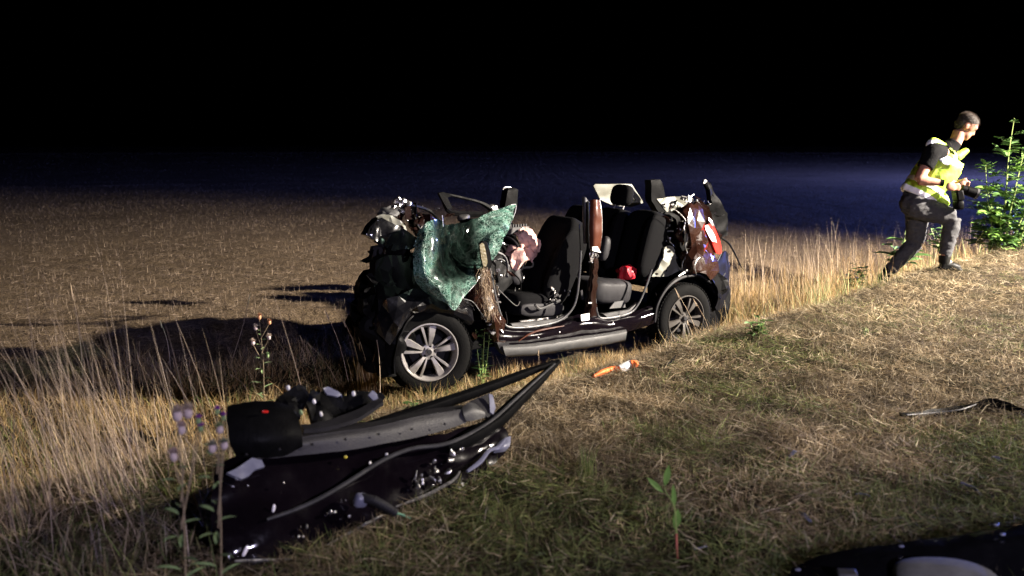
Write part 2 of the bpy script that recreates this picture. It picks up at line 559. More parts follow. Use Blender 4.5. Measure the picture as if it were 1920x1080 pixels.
# ------------------------------------------------------------------ grass
def blades(base, L, az, lean, curve, wd, col, seg=2, tip=.12, colt=None):
    n = len(base)
    h = np.stack([np.cos(az), np.sin(az), np.zeros(n)], 1)
    sd = np.stack([-np.sin(az), np.cos(az), np.zeros(n)], 1)
    ph = rng.uniform(-1.0, 1.0, n)[:, None]
    P = base.copy()
    V = np.zeros((n, 2 * seg + 1, 3)); T = np.zeros((n, 2 * seg + 1, 3))
    colt = col if colt is None else colt
    for k in range(seg + 1):
        t = k / seg
        a = (lean + curve * t)[:, None]
        d = h * np.sin(a) + np.array([0, 0, 1.]) * np.cos(a)
        nn = h * np.cos(a) - np.array([0, 0, 1.]) * np.sin(a)
        s = sd * np.cos(ph) + nn * np.sin(ph)
        wk = (wd * (1 - .75 * t))[:, None] / 2
        ck = col * (1 - t) + colt * t
        if k < seg:
            V[:, 2 * k] = P - s * wk; V[:, 2 * k + 1] = P + s * wk
            T[:, 2 * k] = ck; T[:, 2 * k + 1] = ck
            P = P + d * (L / seg)[:, None]
        else:
            V[:, 2 * k] = P; T[:, 2 * k] = ck
    b = (np.arange(n) * (2 * seg + 1))[:, None]
    q = [b + np.array([[2 * k, 2 * k + 1, 2 * k + 3, 2 * k + 2]]) for k in range(seg - 1)]
    q = np.concatenate(q) if q else np.zeros((0, 4), int)
    tr = b + np.array([[2 * seg - 2, 2 * seg - 1, 2 * seg]])
    return V.reshape(-1, 3), [q, tr], T.reshape(-1, 3)
def merge(parts):
    V, T, Q, Tr, k = [], [], [], [], 0
    for v, f, t in parts:
        V.append(v); T.append(t); Q.append(f[0] + k); Tr.append(f[1] + k); k += len(v)
    return np.concatenate(V), [np.concatenate(Q), np.concatenate(Tr)], np.concatenate(T)
def lowf(x, y, s, k=0):
    return (np.sin(x * s * 1.3 + 1.7 * k + 2 * np.sin(y * s * .7 + k)) + np.sin(y * s * 1.1 + 2.3 * k + 1.5 * np.sin(x * s * .9)) + np.sin((x + y) * s * 2.3 + k) * .7) / 2.7
TAN = np.array([[.37, .295, .18], [.25, .19, .108], [.50, .42, .28], [.16, .12, .068], [.33, .25, .145], [.22, .16, .09]])
GRN = np.array([[.095, .125, .035], [.14, .17, .05], [.075, .10, .03], [.20, .21, .07]])
GOLD = np.array([[.44, .31, .14], [.36, .235, .095], [.52, .40, .22], [.28, .17, .07]])
PALE = np.array([[.43, .33, .22], [.35, .26, .165], [.52, .41, .29]])
def pick(pal, n):
    return pal[rng.integers(0, len(pal), n)] * rng.uniform(.7, 1.25, (n, 1))
CI = np.array(CARI)
def car_xy(x, y):
    return CI[0, 0] * x + CI[0, 1] * y + CI[0, 3], CI[1, 0] * x + CI[1, 1] * y + CI[1, 3]
def scatter(n, x0, x1, y0, y1, keep):
    x = rng.uniform(x0, x1, n * 4); y = rng.uniform(y0, y1, n * 4)
    p = keep(x, y)
    k = rng.random(n * 4) < p
    x, y = x[k][:n], y[k][:n]
    return x, y
def infr(x, y, mx=.72):
    return (np.abs(x) < mx * y + .8) & (y > 2.2)
parts = []
# matted mown verge
def keep(x, y):
    u, v = uv_(x, y)
    return np.where(infr(x, y) & (v < vedge(u) + .5), np.clip((4.6 / np.hypot(x, y)) ** 1.6, 0, 1), 0)
x, y = scatter(300000, -4.5, 11, 2.3, 15, keep); n = len(x)
g = sstep(.0, .75, lowf(x, y, 1.9, 3) * .6 + .5 * sstep(1.2, -.8, y - 3.9 - .5 * x) + .04)
isg = rng.random(n) < g * .78
col = np.where(isg[:, None], pick(GRN, n), pick(TAN, n)) * np.where(isg, .9, (.80 + .38 * lowf(x, y, 2.7, 1)))[:, None]
tf = lowf(x, y, 6.5, 11) + .6 * lowf(x, y, 13, 5)
up = rng.random(n) < np.clip(.28 + .4 * tf, .05, .8)
col = col * np.clip(1 + .45 * lowf(x, y, 9, 13), .45, 1.5)[:, None]
lean = np.where(up, rng.uniform(.15, .9, n), rng.uniform(1.1, 1.5, n))
L = np.where(up, rng.uniform(.03, .10, n), rng.uniform(.05, .15, n)) * (1 + .35 * lowf(x, y, 3.1, 2))
base = np.stack([x, y, hz(x, y) + np.where(up, -.005, rng.uniform(0, .03, n))], 1)
parts.append(blades(base, L, rng.uniform(0, 6.283, n), lean, rng.uniform(-.7, .9, n), rng.uniform(.0022, .0048, n), col, 2))
V, F, T = merge(parts)
tag(np_mesh('mown_grass', V, F, BLADE, T), 'short matted dry grass of the mown roadside verge', 'grass', kind='stuff')

# rougher golden grass in the ditch around the wreck
def keep(x, y):
    u, v = uv_(x, y)
    cx, cy = car_xy(x, y)
    under = (cx > -1.7) & (cx < 1.2) & (cy > -.95) & (cy < .66)
    return np.where(infr(x, y, .8) & (v > vedge(u) - .15) & (v < 8.35 + .35 * lowf(x, y, 1.5, 5)) & ~under, np.clip((7.5 / np.hypot(x, y)) ** 1.5, 0, 1), 0)
x, y = scatter(120000, -8, 11, 3.5, 17, keep); n = len(x)
u, v = uv_(x, y)
isg = rng.random(n) < np.clip(.12 + .3 * lowf(x, y, 1.2, 8) + .25 * sstep(6.5, 8, u) * sstep(.9, 0, v - vedge(u)), 0, .7)
col = np.where(isg[:, None], pick(GRN, n) * 1.25, pick(GOLD, n)) * (.9 + .25 * lowf(x, y, 2.0, 4))[:, None]
tuft = np.clip(.75 + .6 * lowf(x, y, 4.5, 6), .25, 1.4)
L = rng.uniform(.07, .24, n) * tuft
base = np.stack([x, y, hz(x, y) - .005 + rng.uniform(0, .02, n)], 1)
V, F, T = blades(base, L, rng.uniform(0, 6.283, n), rng.uniform(.1, 1.25, n), rng.uniform(-.3, 1.1, n), rng.uniform(.0025, .005, n), col, 2)
tag(np_mesh('ditch_grass', V, F, BLADE, T), 'tousled golden dry grass in the ditch round the wrecked car', 'grass', kind='stuff')

# tall dry grass at the field edge on the right
parts = []
def tall(n, keep, box, Lr, leanr, azm, azs, wr, pal, seg=4, crv=(-.1, .6), gpal=None, gk=0):
    x, y = scatter(n, *box, keep); n = len(x)
    col = pick(pal, n)
    if gpal is not None:
        gm = rng.random(n) < gk
        col = np.where(gm[:, None], pick(gpal, n), col)
    L = rng.uniform(*Lr, n)
    base = np.stack([x, y, hz(x, y) - .01], 1)
    return blades(base, L, rng.normal(azm, azs, n), np.abs(rng.normal(leanr[0], leanr[1], n)), rng.uniform(*crv, n), rng.uniform(*wr, n), col, seg)
def kr(a, b, u0, u1, f=3.3):
    def k(x, y):
        u, v = uv_(x, y)
        d = v - vedge(u)
        return np.where((d > a) & (d < b) & (u > u0) & (u < u1), np.clip(.5 + .6 * lowf(x, y, f, 9), 0.03, 1), 0)
    return k
bx = (1.5, 13, 8, 19)
parts.append(tall(17000, kr(.1, 2.1, 7.0, 17), bx, (.22, .66), (.26, .20), 1.2, 2.2, (.0026, .005), GOLD * .95, crv=(-.3, 1.1)))
parts.append(tall(2200, kr(.5, 2.3, 7.4, 17, 2.1), bx, (.55, .98), (.10, .11), 2.6, 1.5, (.0028, .005), PALE))
parts.append(tall(420, lambda x, y: np.exp(-((x - 1.85) / .35) ** 2 - ((y - 8.42) / .10) ** 2), (1.1, 2.8, 8.0, 8.8), (.12, .36), (.25, .25), 1.0, 3, (.003, .005), GOLD, gpal=GRN, gk=.3))
parts.append(tall(13000, kr(-.25, 1.3, 7.0, 17), bx, (.12, .40), (.25, .25), 1.0, 3, (.004, .008), GRN * 1.5 + .04, gpal=GOLD, gk=.4))
V, F, T = merge(parts)
tag(np_mesh('tall_grass', V, F, BLADE, T), 'tall pale dry grass standing between the wreck and the running man', 'grass', kind='stuff')

# tall dry grass in the left foreground
parts = []
def blob(cx, cy, rx, ry):
    return lambda x, y: np.exp(-((x - cx) / rx) ** 2 - ((y - cy) / ry) ** 2) * np.clip(.6 + .6 * lowf(x, y, 5, 2), .05, 1)
parts.append(tall(1900, blob(-2.0, 4.15, .42, .55), (-4, -.9, 3.0, 7), (.45, 1.05), (.34, .17), 2.85, .5, (.0022, .004), PALE, crv=(-.1, .35)))
parts.append(tall(330, blob(-2.7, 4.7, .8, .8), (-6, -1.2, 3.0, 8), (.3, .75), (.28, .2), 2.6, .9, (.003, .006), PALE))
parts.append(tall(150, blob(-2.05, 4.35, .3, .45), (-4, -.9, 3.0, 7), (.9, 1.4), (.30, .14), 2.85, .45, (.0022, .0038), PALE, crv=(-.1, .3)))
parts.append(tall(3600, blob(-2.3, 4.0, .9, .85), (-5, -.9, 2.6, 7), (.10, .36), (.5, .35), 2.4, 2.0, (.003, .006), PALE * .85, gpal=GRN, gk=.22, seg=3))
parts.append(tall(3600, blob(-1.75, 3.3, .5, .42), (-3.2, -.3, 2.4, 4.4), (.06, .24), (.6, .4), 2.4, 2.5, (.003, .0055), TAN * .8, gpal=GRN, gk=.4, seg=3))
parts.append(tall(500, blob(-.3, 3.35, .9, .16), (-1.6, 1.2, 2.6, 4.2), (.05, .17), (.5, .4), 2.0, 3, (.003, .005), TAN * .8, gpal=GRN, gk=.45, seg=3))
V, F, T = merge(parts)
tag(np_mesh('tall_grass', V, F, BLADE, T), 'tall pale dry grass leaning left in the left foreground', 'grass', kind='stuff')

x, y = rng.normal(-1.13, .05, 150), rng.normal(7.05, .05, 150)
tag(np_mesh('dry_tuft', *(lambda r: (r[0], r[1], BLADE, r[2]))(blades(np.stack([x, y, hz(x, y) - .01], 1), rng.uniform(.25, .66, 150), rng.normal(2.6, 1.2, 150), np.abs(rng.normal(.12, .1, 150)), rng.uniform(0, .35, 150), rng.uniform(.003, .006, 150), pick(GOLD, 150), 4))), 'upright dry golden tuft just left of the front wheel', 'grass tuft')
# single long seed stalks standing out of the ditch in front of the shadow
parts = []
st = [(430, 690, 470, 548, 8.0), (250, 700, 262, 640, 8.0), (655, 700, 610, 580, 7.4), (690, 720, 640, 590, 7.2), (640, 730, 575, 640, 7.3), (700, 700, 668, 560, 7.3), (690, 690, 690, 575, 7.3), (600, 725, 562, 628, 7.4), (712, 720, 700, 600, 7.0), (470, 745, 430, 700, 7.3), (1000, 700, 1010, 655, 7.3), (1300, 668, 1288, 600, 8.2), (1318, 660, 1265, 540, 8.3), (1338, 650, 1300, 560, 8.4), (320, 690, 300, 600, 8.0), (150, 640, 132, 530, 7.6)]
V_, F_, T_ = [], [], []
for k, (x0, y0, x1, y1, d) in enumerate(st):
    a = EYE + ray(x0, y0) * d; b = EYE + ray(x1, y1) * d
    a.z = min(a.z, H(a.x, a.y) + .02)
    gg = G().curve([a, a.lerp(b, .5) + Vector((.02, 0, .02)), b], [.0032, .0026, .0015], 4, 4)
    gg.curve([b.lerp(a, .16), b.lerp(a, .08), b], [.003, .0055, .001], 4, 3)
    base = sum(len(q) for q in V_)
    V_.append(np.array(gg.V)); F_ += [np.array([[i + base for i in f]]) for f in gg.F]
    T_.append(np.tile(PALE[k % 3] * .95, (len(gg.V), 1)))
tag(np_mesh('grass_stalks', np.concatenate(V_), F_, BLADE, np.concatenate(T_)), 'thin pale seed stalks rising from the ditch beside the front wheel', 'grass', kind='stuff')

# stubble and chaff of the harvested field
def keep(x, y):
    u, v = uv_(x, y)
    return np.where((np.abs(x) < .75 * y + 1.5) & (v > 8.0), np.clip((10.5 / np.hypot(x, y)) ** 1.8, 0, 1) * np.clip(.65 + .45 * lowf(x, y, 2.2, 7), .1, 1), 0)
x, y = scatter(230000, -28, 24, 6, 42, keep); n = len(x)
col = pick(np.array([[.18, .135, .09], [.145, .108, .072], [.23, .175, .12], [.105, .078, .052]]), n)
up = rng.random(n) < .35
far = 1 + np.hypot(x, y) / 22
L = np.where(up, rng.uniform(.04, .13, n), rng.uniform(.05, .16, n))
base = np.stack([x, y, hz(x, y) + np.where(up, -.01, .008)], 1)
V, F, T = blades(base, L, rng.uniform(0, 6.283, n), np.where(up, rng.uniform(0, .5, n), rng.uniform(1.35, 1.55, n)), np.zeros(n), rng.uniform(.0022, .0048, n) * far, col, 2)
pv = [(V, F, T)]
n = 240000
dd = 20 * (420 / 20) ** rng.random(n)
an = rng.uniform(-.72, .72, n)
x, y = dd * np.sin(an), dd * np.cos(an)
kk = rng.random(n) < np.clip(.62 + .5 * lowf(x, y, .35, 7) + .3 * lowf(x, y, 1.6, 2), .12, 1)
x, y, dd = x[kk], y[kk], dd[kk]; n = len(x)
col = pick(np.array([[.18, .132, .088], [.14, .10, .068], [.22, .165, .11]]), n)
V, F, T = blades(np.stack([x, y, hz(x, y) - .01], 1), rng.uniform(.03, .10, n) * np.clip(dd / 60, 1, 3), rng.uniform(0, 6.283, n), rng.uniform(0, 1.35, n), np.zeros(n), rng.uniform(.004, .008, n) * dd / 20, col, 2)
V, F, T = merge(pv + [(V, F, T)])
tag(np_mesh('field_stubble', V, F, BLADE, T), 'cut stubble and chopped straw covering the harvested field', 'stubble', kind='stuff')

# ------------------------------------------------------------------ the wrecked car
car = empty('wrecked_car', M=CAR)
tag(car, 'crushed dark brown car without roof or doors, standing in the ditch', 'car')
def cpx(pts, Yv):
    return [C(p[0], p[1], p[2] if len(p) > 2 else Yv) for p in pts]

# wheels
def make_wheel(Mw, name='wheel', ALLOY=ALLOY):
    wh = empty(name, parent=car)
    wh.matrix_local = Mw
    tw = .215
    prof = [(.232, -.02), (.240, .0), (.262, .006), (.300, .004), (.325, -.006), (.338, -.022), (.344, -.045), (.345, -.11), (.344, -.17), (.338, -.193), (.325, -.205), (.24, -.20), (.232, -.18)]
    t = G().lathe(prof, 64).build('tyre', RUBBER, wh)
    tb = G()
    for k in range(64):
        for yy, sh in ((-.036, 0), (-.085, .5), (-.135, 0), (-.18, .5)):
            a = 2 * math.pi * (k + sh) / 64
            e = Euler((0, -a, 0)) if False else None
            c = Vector((math.cos(a) * .346, yy, math.sin(a) * .346))
            M = Matrix.Rotation(-a, 3, 'Y')
            V = [c + M @ Vector((x * .004, yv * .019, z * .011)) for x in (-1, 1) for yv in (-1, 1) for z in (-1, 1)]
            tb.add(V, [(0, 1, 3, 2), (4, 6, 7, 5), (0, 4, 5, 1), (2, 3, 7, 6), (0, 2, 6, 4), (1, 5, 7, 3)])
    tb.build('tread', RUBBER, wh)['kind'] = 'stuff'
    G().lathe([(.196, -.05), (.205, -.03), (.214, -.008), (.224, .004), (.231, .003), (.234, -.006), (.232, -.03), (.215, -.06), (.205, -.15)], 64).build('rim', ALLOY, wh)
    G().lathe([(.0, -.14), (.2, -.14), (.21, -.15)], 32).build('wheel_backing', BLACK, wh)
    G().lathe([(.05, -.10), (.14, -.10), (.15, -.105), (.15, -.12)], 40).build('brake_disc', DGREY, wh)
    def spoke(a, w0, w1, dep):
        g = G()
        V, F = [], []
        st = [(.030, -.040, w0), (.075, -.020, w0 * .95), (.13, -.012, (w0 + w1) / 2), (.185, -.014, w1), (.212, -.016, w1 * 1.12)]
        for r, yy, ww in st:
            for dx, dy in ((-.5, -dep * .6), (-.36, 0), (.36, 0), (.5, -dep * .6), (.42, -dep), (-.42, -dep)):
                V.append(Vector((dx * ww, yy + dy, r)))
        for i in range(len(st) - 1):
            for k in range(6):
                F.append((i * 6 + k, i * 6 + (k + 1) % 6, (i + 1) * 6 + (k + 1) % 6, (i + 1) * 6 + k))
        F.append((5, 4, 3, 2, 1, 0)); F.append(tuple(24 + k for k in range(6)))
        M = Matrix.Rotation(a, 3, 'Y')
        g.add([M @ v for v in V], F)
        return g
    for k in range(5):
        a = R(-9) + k * 2 * math.pi / 5
        spoke(a, .036, .068, .03).build('spoke', ALLOY, wh)
        spoke(a + R(24), .018, .026, .026).build('spoke', ALLOY, wh)
    G().lathe([(.0, -.012), (.022, -.012), (.026, -.016), (.03, -.03), (.062, -.034), (.068, -.05), (.068, -.09)], 32).build('hub', ALLOY, wh)
    cp_ = G().lathe([(.0, -.009), (.018, -.009), (.021, -.0115)], 24)
    cp_.build('hub_cap', DGREY, wh)
    for k in range(5):
        a = R(31) + k * 2 * math.pi / 5
        G().lathe([(.0, -.031), (.0115, -.031), (.013, -.040)], 12, Matrix.Translation((.047 * math.cos(a), 0, .047 * math.sin(a)))).build('wheel_bolt_hole', BLACK, wh)
    return wh
hf, hr = C(806, 661, .90), C(1287, 598, .90)
make_wheel(Matrix.Translation(hf) @ Matrix.Rotation(R(-19), 4, 'Z') @ Matrix.Rotation(R(3), 4, 'X'))
make_wheel(Matrix.Translation(hr) @ Matrix.Rotation(R(-4), 4, 'Z') @ Matrix.Rotation(R(40), 4, 'Y'), ALLOY=ALLOY_SHADED)

# floor, far sill, firewall, dashboard, engine wreckage
G().box((-.45, -.02, .34), (2.9, 1.66, .08)).build('floor_pan', BLACK, car, bevel=.01)
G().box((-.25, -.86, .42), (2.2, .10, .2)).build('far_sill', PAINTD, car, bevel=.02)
fw = G()
fw.cpoly([(.82, .78, .35), (.82, -.7, .35), (.72, -.7, .95), (.80, 0, .98), (.86, .72, .98)], .04, 4, .06, 4, 3)
fw.build('firewall', BLACK, car)
en = G()
for k, (c, s_) in enumerate([((1.28, .42, .62), (.62, .62, .5)), ((1.05, -.2, .62), (.5, .9, .52)), ((1.62, .52, .72), (.5, .46, .42)), ((1.30, .10, .50), (.7, .8, .36)), ((1.72, .62, .46), (.34, .4, .4)), ((1.02, .45, .90), (.32, .5, .3))]):
    en.pad(c, s_, .5, Euler((.2 * k, .3 * math.sin(k * 2), .4 * math.cos(k * 3))), 20, 14, .13, 5)
en.build('engine_bay', BLACK, car, sharp=25)
# crumpled near-side front wing over the wheel
G().sheet([cpx([(698, 600, .80), (716, 575, .82), (745, 552, .85), (800, 543, .86), (850, 552, .87), (888, 572, .88)], 0),
           cpx([(722, 640, .86), (738, 600, .90), (770, 578, .93), (808, 572, .95), (850, 580, .95), (884, 604, .93)], 0),
           cpx([(730, 650, .84), (746, 612, .87), (774, 590, .89), (808, 584, .90), (846, 590, .90), (876, 612, .89)], 0)], 2, 2, .045, 8, .01).build('front_wing', GLOSSB, car, smooth=False)
G().sheet([cpx([(728, 690, .60), (738, 620, .60), (770, 580, .60), (810, 572, .60), (855, 582, .60), (890, 640, .60)], 0),
           cpx([(742, 700, .88), (748, 630, .88), (776, 596, .88), (810, 588, .88), (848, 596, .88), (884, 650, .88)], 0)], 5, 5, .03, 6, .012).build('wheel_arch_liner', BLACK, car)
# the torn nose: stacked black sheets
ns = G()
ns.cpoly(cpx([(692, 486), (716, 478), (748, 476), (778, 486), (790, 520), (792, 556), (740, 560), (716, 585), (706, 640), (694, 640), (690, 600), (668, 582), (667, 556), (694, 548), (689, 520)], .62), .10, 3, .05, 8, 1)
ns.cpoly(cpx([(688, 470), (704, 466), (722, 470), (736, 460), (728, 490), (700, 486), (684, 492), (676, 490), (694, 478)], .45), .05, 2, .03, 9, 2)
ns.cpoly(cpx([(700, 560), (760, 560), (744, 620), (732, 700), (708, 704), (700, 640)], .72), .08, 3, .04, 8, 4)
ns.build('crushed_nose', BLACK, car, sharp=25)
G().cpoly(cpx([(694, 462), (722, 456), (736, 466), (734, 482), (706, 486), (692, 478)], .50), .05, 2, .012, 9, 5).build('bumper_fragment', DGREY, car)
# headlamp carrier bent upwards
hl = G().cpoly(cpx([(677, 440), (681, 428), (697, 410), (706, 407), (742, 424), (776, 446), (778, 458), (756, 468), (728, 470), (704, 456), (688, 446)], .58), .09, 3, .03, 10, 6).build('headlamp_carrier', GLOSSB, car, sharp=30)
G().cpoly(cpx([(704, 406), (716, 401), (734, 404), (752, 416), (760, 424), (762, 434), (779, 447), (768, 445), (742, 428), (722, 416)], .62), .012, 3, .02, 14, 7).build('headlamp_rim', CREAM, car, sharp=20)
G().sheet([cpx([(706, 404), (712, 394), (724, 388), (738, 384)], .55), cpx([(716, 402), (724, 398), (736, 394), (746, 392)], .6), cpx([(740, 408), (746, 402), (750, 400), (756, 396)], .62)], 4, 4, .02, 16, .01).build('headlamp_glass', GREYP, car)
tn = G()
for k, (px, py, s_) in enumerate([(742, 377, .05), (750, 373, .045), (757, 376, .04), (750, 384, .05), (740, 392, .06), (766, 382, .05), (758, 396, .055), (768, 392, .04)]):
    tn.pad(C(px, py, .55 + .02 * (k % 3)), (s_, s_ * .8, s_ * .75), .6, Euler((k, k * 2, k)), 8, 6, .02, 30)
tn.build('torn_bracket', STEEL, car, smooth=False)
tq = G()
for k in range(26):
    a = C(745 + random.random() * 60, 380 + random.random() * 80, .35 + random.random() * .3)
    tq.box(a, (.10 * random.random() + .02, .012, .05 * random.random() + .01), Euler((random.random() * 6, random.random() * 6, random.random() * 6)))
tq.build('metal_scrap', PAINTD, car, smooth=False)['kind'] = 'stuff'
G().curve(cpx([(764, 384, .5), (785, 388, .4), (806, 396, .35), (822, 412, .4)], 0), [.012, .016, .016, .01], 6).build('bent_rail', BLACK, car)
G().curve(cpx([(760, 400, .5), (775, 402, .48), (784, 425, .5), (800, 440, .5)], 0), .010, 6).build('hose', BLACK, car)
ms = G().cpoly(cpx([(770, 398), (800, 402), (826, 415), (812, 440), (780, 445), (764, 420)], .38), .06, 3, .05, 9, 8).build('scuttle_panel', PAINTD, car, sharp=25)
G().tube(cpx([(829, 404), (831, 425)], .95), .004, 6).build('wiper_arm', STEEL, car)

# far door frame and mirror triangle
df = G()
df.curve(cpx([(823, 363), (830, 374), (838, 392), (850, 399), (880, 402), (905, 402)], -.2), [.016, .018, .02, .026, .03, .03], 6)
df.curve(cpx([(823, 363), (845, 366), (872, 372), (898, 379), (915, 388), (928, 398)], -.2), [.012, .014, .014, .016, .028, .03], 6)
df.build('far_window_frame', BLACK, car)
G().cpoly(cpx([(820, 362), (828, 360), (846, 366), (836, 370), (845, 390), (836, 392), (828, 378)], -.19), .03, 2, .004, 9, 2).build('mirror_base', BLACK, car)
G().pad(C(924, 392, -.2), (.10, .06, .08), .7, None, 10, 8, .02, 20).build('hinge', STEEL, car)
fb = G()
fb.cpoly(cpx([(936, 388), (940, 362), (944, 353), (953, 351), (961, 355), (959, 388)], -.62), .10, 2, .008, 12, 1)
fb.build('far_pillar_stub', BLACK, car, sharp=25)
G().curve(cpx([(943, 356), (946, 352), (953, 351), (960, 355), (961, 372)], -.60), .008, 6).build('cut_edge', STEEL, car)
# dashboard and steering wheel
da = G()
da.sheet([cpx([(842, 426, .1), (880, 420, .05), (920, 412, .0), (955, 420, -.1)], 0), cpx([(840, 455, .35), (880, 450, .3), (925, 445, .2), (965, 442, .1)], 0), cpx([(850, 500, .5), (890, 500, .5), (935, 492, .45), (978, 492, .35)], 0), cpx([(870, 560, .55), (905, 560, .6), (945, 540, .5), (985, 520, .35)], 0)], 5, 5, .05, 7, .03)
da.build('dashboard', BLACK, car, sharp=30)
G().pad(C(870, 408, -.1), (.14, .10, .05), .6, Euler((0, .2, .5)), 12, 8, .02, 9).build('dash_vent', GREYP, car)
sw = G()
cw = C(958, 478, .34)
sw.curve([cw + Vector((.04 * math.cos(a), .17 * math.sin(a), .16 * math.cos(a))) for a in [k * math.pi / 8 for k in range(17)]], .014, 8, 3)
sw.build('steering_wheel', DGREY, car)
cb = G().cpoly(cpx([(950, 427), (988, 424), (992, 436), (965, 440), (948, 440)], .25), .03, 2, .004, 9, 3)
cb.build('dash_bracket', GREYP, car, smooth=False)
for k in range(8):
    G().box(C(952 + k * 4.8, 424 - k * .2, .25), (.009, .02, .03)).build('bracket_tooth', GREYP, car, smooth=False)
G().curve(cpx([(940, 455), (958, 462), (978, 462), (990, 470)], .32), .012, 6).build('column_stalk', STEEL, car)
ft = G()
ft.curve(cpx([(925, 470, .6), (945, 480, .58), (952, 500, .58), (950, 520, .6)], 0), .012, 6)
ft.curve(cpx([(925, 490, .55), (940, 486, .5), (955, 500, .5), (950, 515, .5)], 0), .007, 6)
ft.build('wiring', SEAL, car)
G().pad(C(966, 515, .45), (.12, .08, .20), .6, Euler((.2, .4, 0)), 12, 8, .02, 9).build('column_cover', DGREY, car)
# airbags
G().sheet([cpx([(968, 436, .28), (982, 430, .28), (998, 433, .28), (1006, 447, .30)], 0), cpx([(972, 448, .40), (986, 444, .42), (1000, 448, .40), (1008, 462, .34)], 0), cpx([(980, 462, .38), (990, 462, .42), (1000, 468, .40), (1004, 476, .34)], 0), cpx([(988, 480, .34), (994, 482, .37), (999, 486, .36), (1000, 492, .32)], 0)], 6, 6, .045, 13, .012).build('airbag', BAG, car)
G().pad(C(967, 481, .47), (.15, .14, .16), .8, None, 26, 20, .07, 16).build('airbag', BAG, car)
G().curve(cpx([(958, 496), (975, 501), (997, 500), (999, 490)], .3), .010, 6).build('airbag_hem', CREAM, car)
# front seat
se = empty('front_seat', parent=car)
G().pad((.12, .38, .56), (.58, .50, .22), .42, Euler((0, -.10, 0)), 24, 14, .01, 8).build('cushion', FABRIC, se)
G().pad((-.20, .36, .92), (.24, .50, .84), .42, Euler((0, -.48, 0)), 24, 16, .01, 8).build('backrest', FABRIC, se)
G().pad((-.16, .60, .88), (.30, .10, .70), .55, Euler((0, -.48, 0)), 20, 14).build('side_bolster', FABRIC, se)
G().pad((.12, .62, .52), (.5, .06, .12), .5, Euler((0, -.1, 0)), 18, 10).build('seat_valance', DGREY, se)
G().curve(cpx([(1003, 571), (1012, 579), (1030, 573), (1050, 563)], .70), .012, 6).build('adjuster_lever', GREYP, se)
G().box((.1, .60, .42), (.5, .03, .04)).build('seat_rail', STEEL, se)
sc_ = G()
for k in range(14):
    sc_.box(C(1030 + random.random() * 40, 540 + random.random() * 28, .66), (.03 * random.random() + .01, .01, .02 * random.random() + .006), Euler((random.random() * 6, random.random() * 6, 0)))
sc_.build('buckle_scrap', STEEL, car, smooth=False)['kind'] = 'stuff'
# near rocker, sill and door apertures
G().sheet([cpx([(944, 612, .80), (985, 616, .80), (1040, 609, .80), (1082, 592, .80), (1112, 590, .80), (1140, 598, .80), (1180, 590, .80), (1222, 572, .80)], 0),
           cpx([(936, 632, .88), (985, 630, .89), (1040, 622, .89), (1082, 610, .90), (1112, 606, .90), (1140, 608, .89), (1180, 602, .89), (1224, 588, .88)], 0),
           cpx([(938, 652, .86), (985, 650, .86), (1040, 642, .86), (1082, 636, .86), (1112, 632, .86), (1140, 628, .86), (1180, 620, .86), (1226, 604, .86)], 0)], 4, 5, .007, 9, .01).build('sill', DOORP, car)
G().curve(cpx([(972, 640), (990, 628), (1010, 620), (1040, 614), (1058, 611)], .915), [.004, .008, .009, .007, .003], 6).build('sill_crease', PAINT, car)
G().sheet([cpx([(941, 649, .90), (1000, 645, .90), (1060, 636, .90), (1120, 628, .90), (1174, 619, .90)], 0),
           cpx([(943, 653, .94), (1000, 650, .95), (1060, 641, .95), (1120, 632, .95), (1174, 623, .94)], 0),
           cpx([(947, 665, .93), (1000, 662, .94), (1060, 653, .94), (1120, 645, .94), (1172, 635, .93)], 0),
           cpx([(952, 667, .88), (1000, 665, .88), (1060, 657, .88), (1120, 648, .88), (1172, 638, .88)], 0)], 5, 4, .004, 9, .008).build('sill_moulding', GREYP, car)
for (px, py) in ((1009, 633), (1049, 623), (1078, 617), (1117, 611), (1149, 605)):
    G().pad(C(px, py, .900), (.018, .014, .018), 1, None, 10, 8).build('sill_clip', STEEL, car)
G().prism(cpx([(1089, 590), (1105, 587), (1105, 600), (1090, 602)], .912), (0, .002, 0)).build('sticker', WHITE, car, smooth=False)
G().curve(cpx([(911, 468), (920, 515), (930, 560), (940, 594), (951, 612), (985, 614), (1035, 606), (1062, 592), (1079, 566), (1086, 520), (1089, 470)], .84), .011, 8, 6).build('door_seal', SEAL, car)
G().curve(cpx([(1116, 560), (1119, 584), (1130, 597), (1178, 588), (1198, 568), (1212, 535), (1222, 505)], .84), .011, 8, 6).build('door_seal', SEAL, car)
G().cpoly(cpx([(955, 606), (1040, 598), (1062, 586), (1060, 594), (1040, 604), (985, 610), (957, 611)], .80), .03, 2, .01, 9, 2).build('sill_tread', GREYP, car)
G().cpoly(cpx([(1128, 588), (1175, 580), (1192, 566), (1176, 586), (1135, 594)], .80), .03, 2, .01, 9, 2).build('sill_tread', GREYP, car)
G().cpoly(cpx([(1140, 578), (1150, 566), (1168, 563), (1170, 576)], .70), .02, 2, .006, 9, 2).build('floor_mat', GREYP, car)
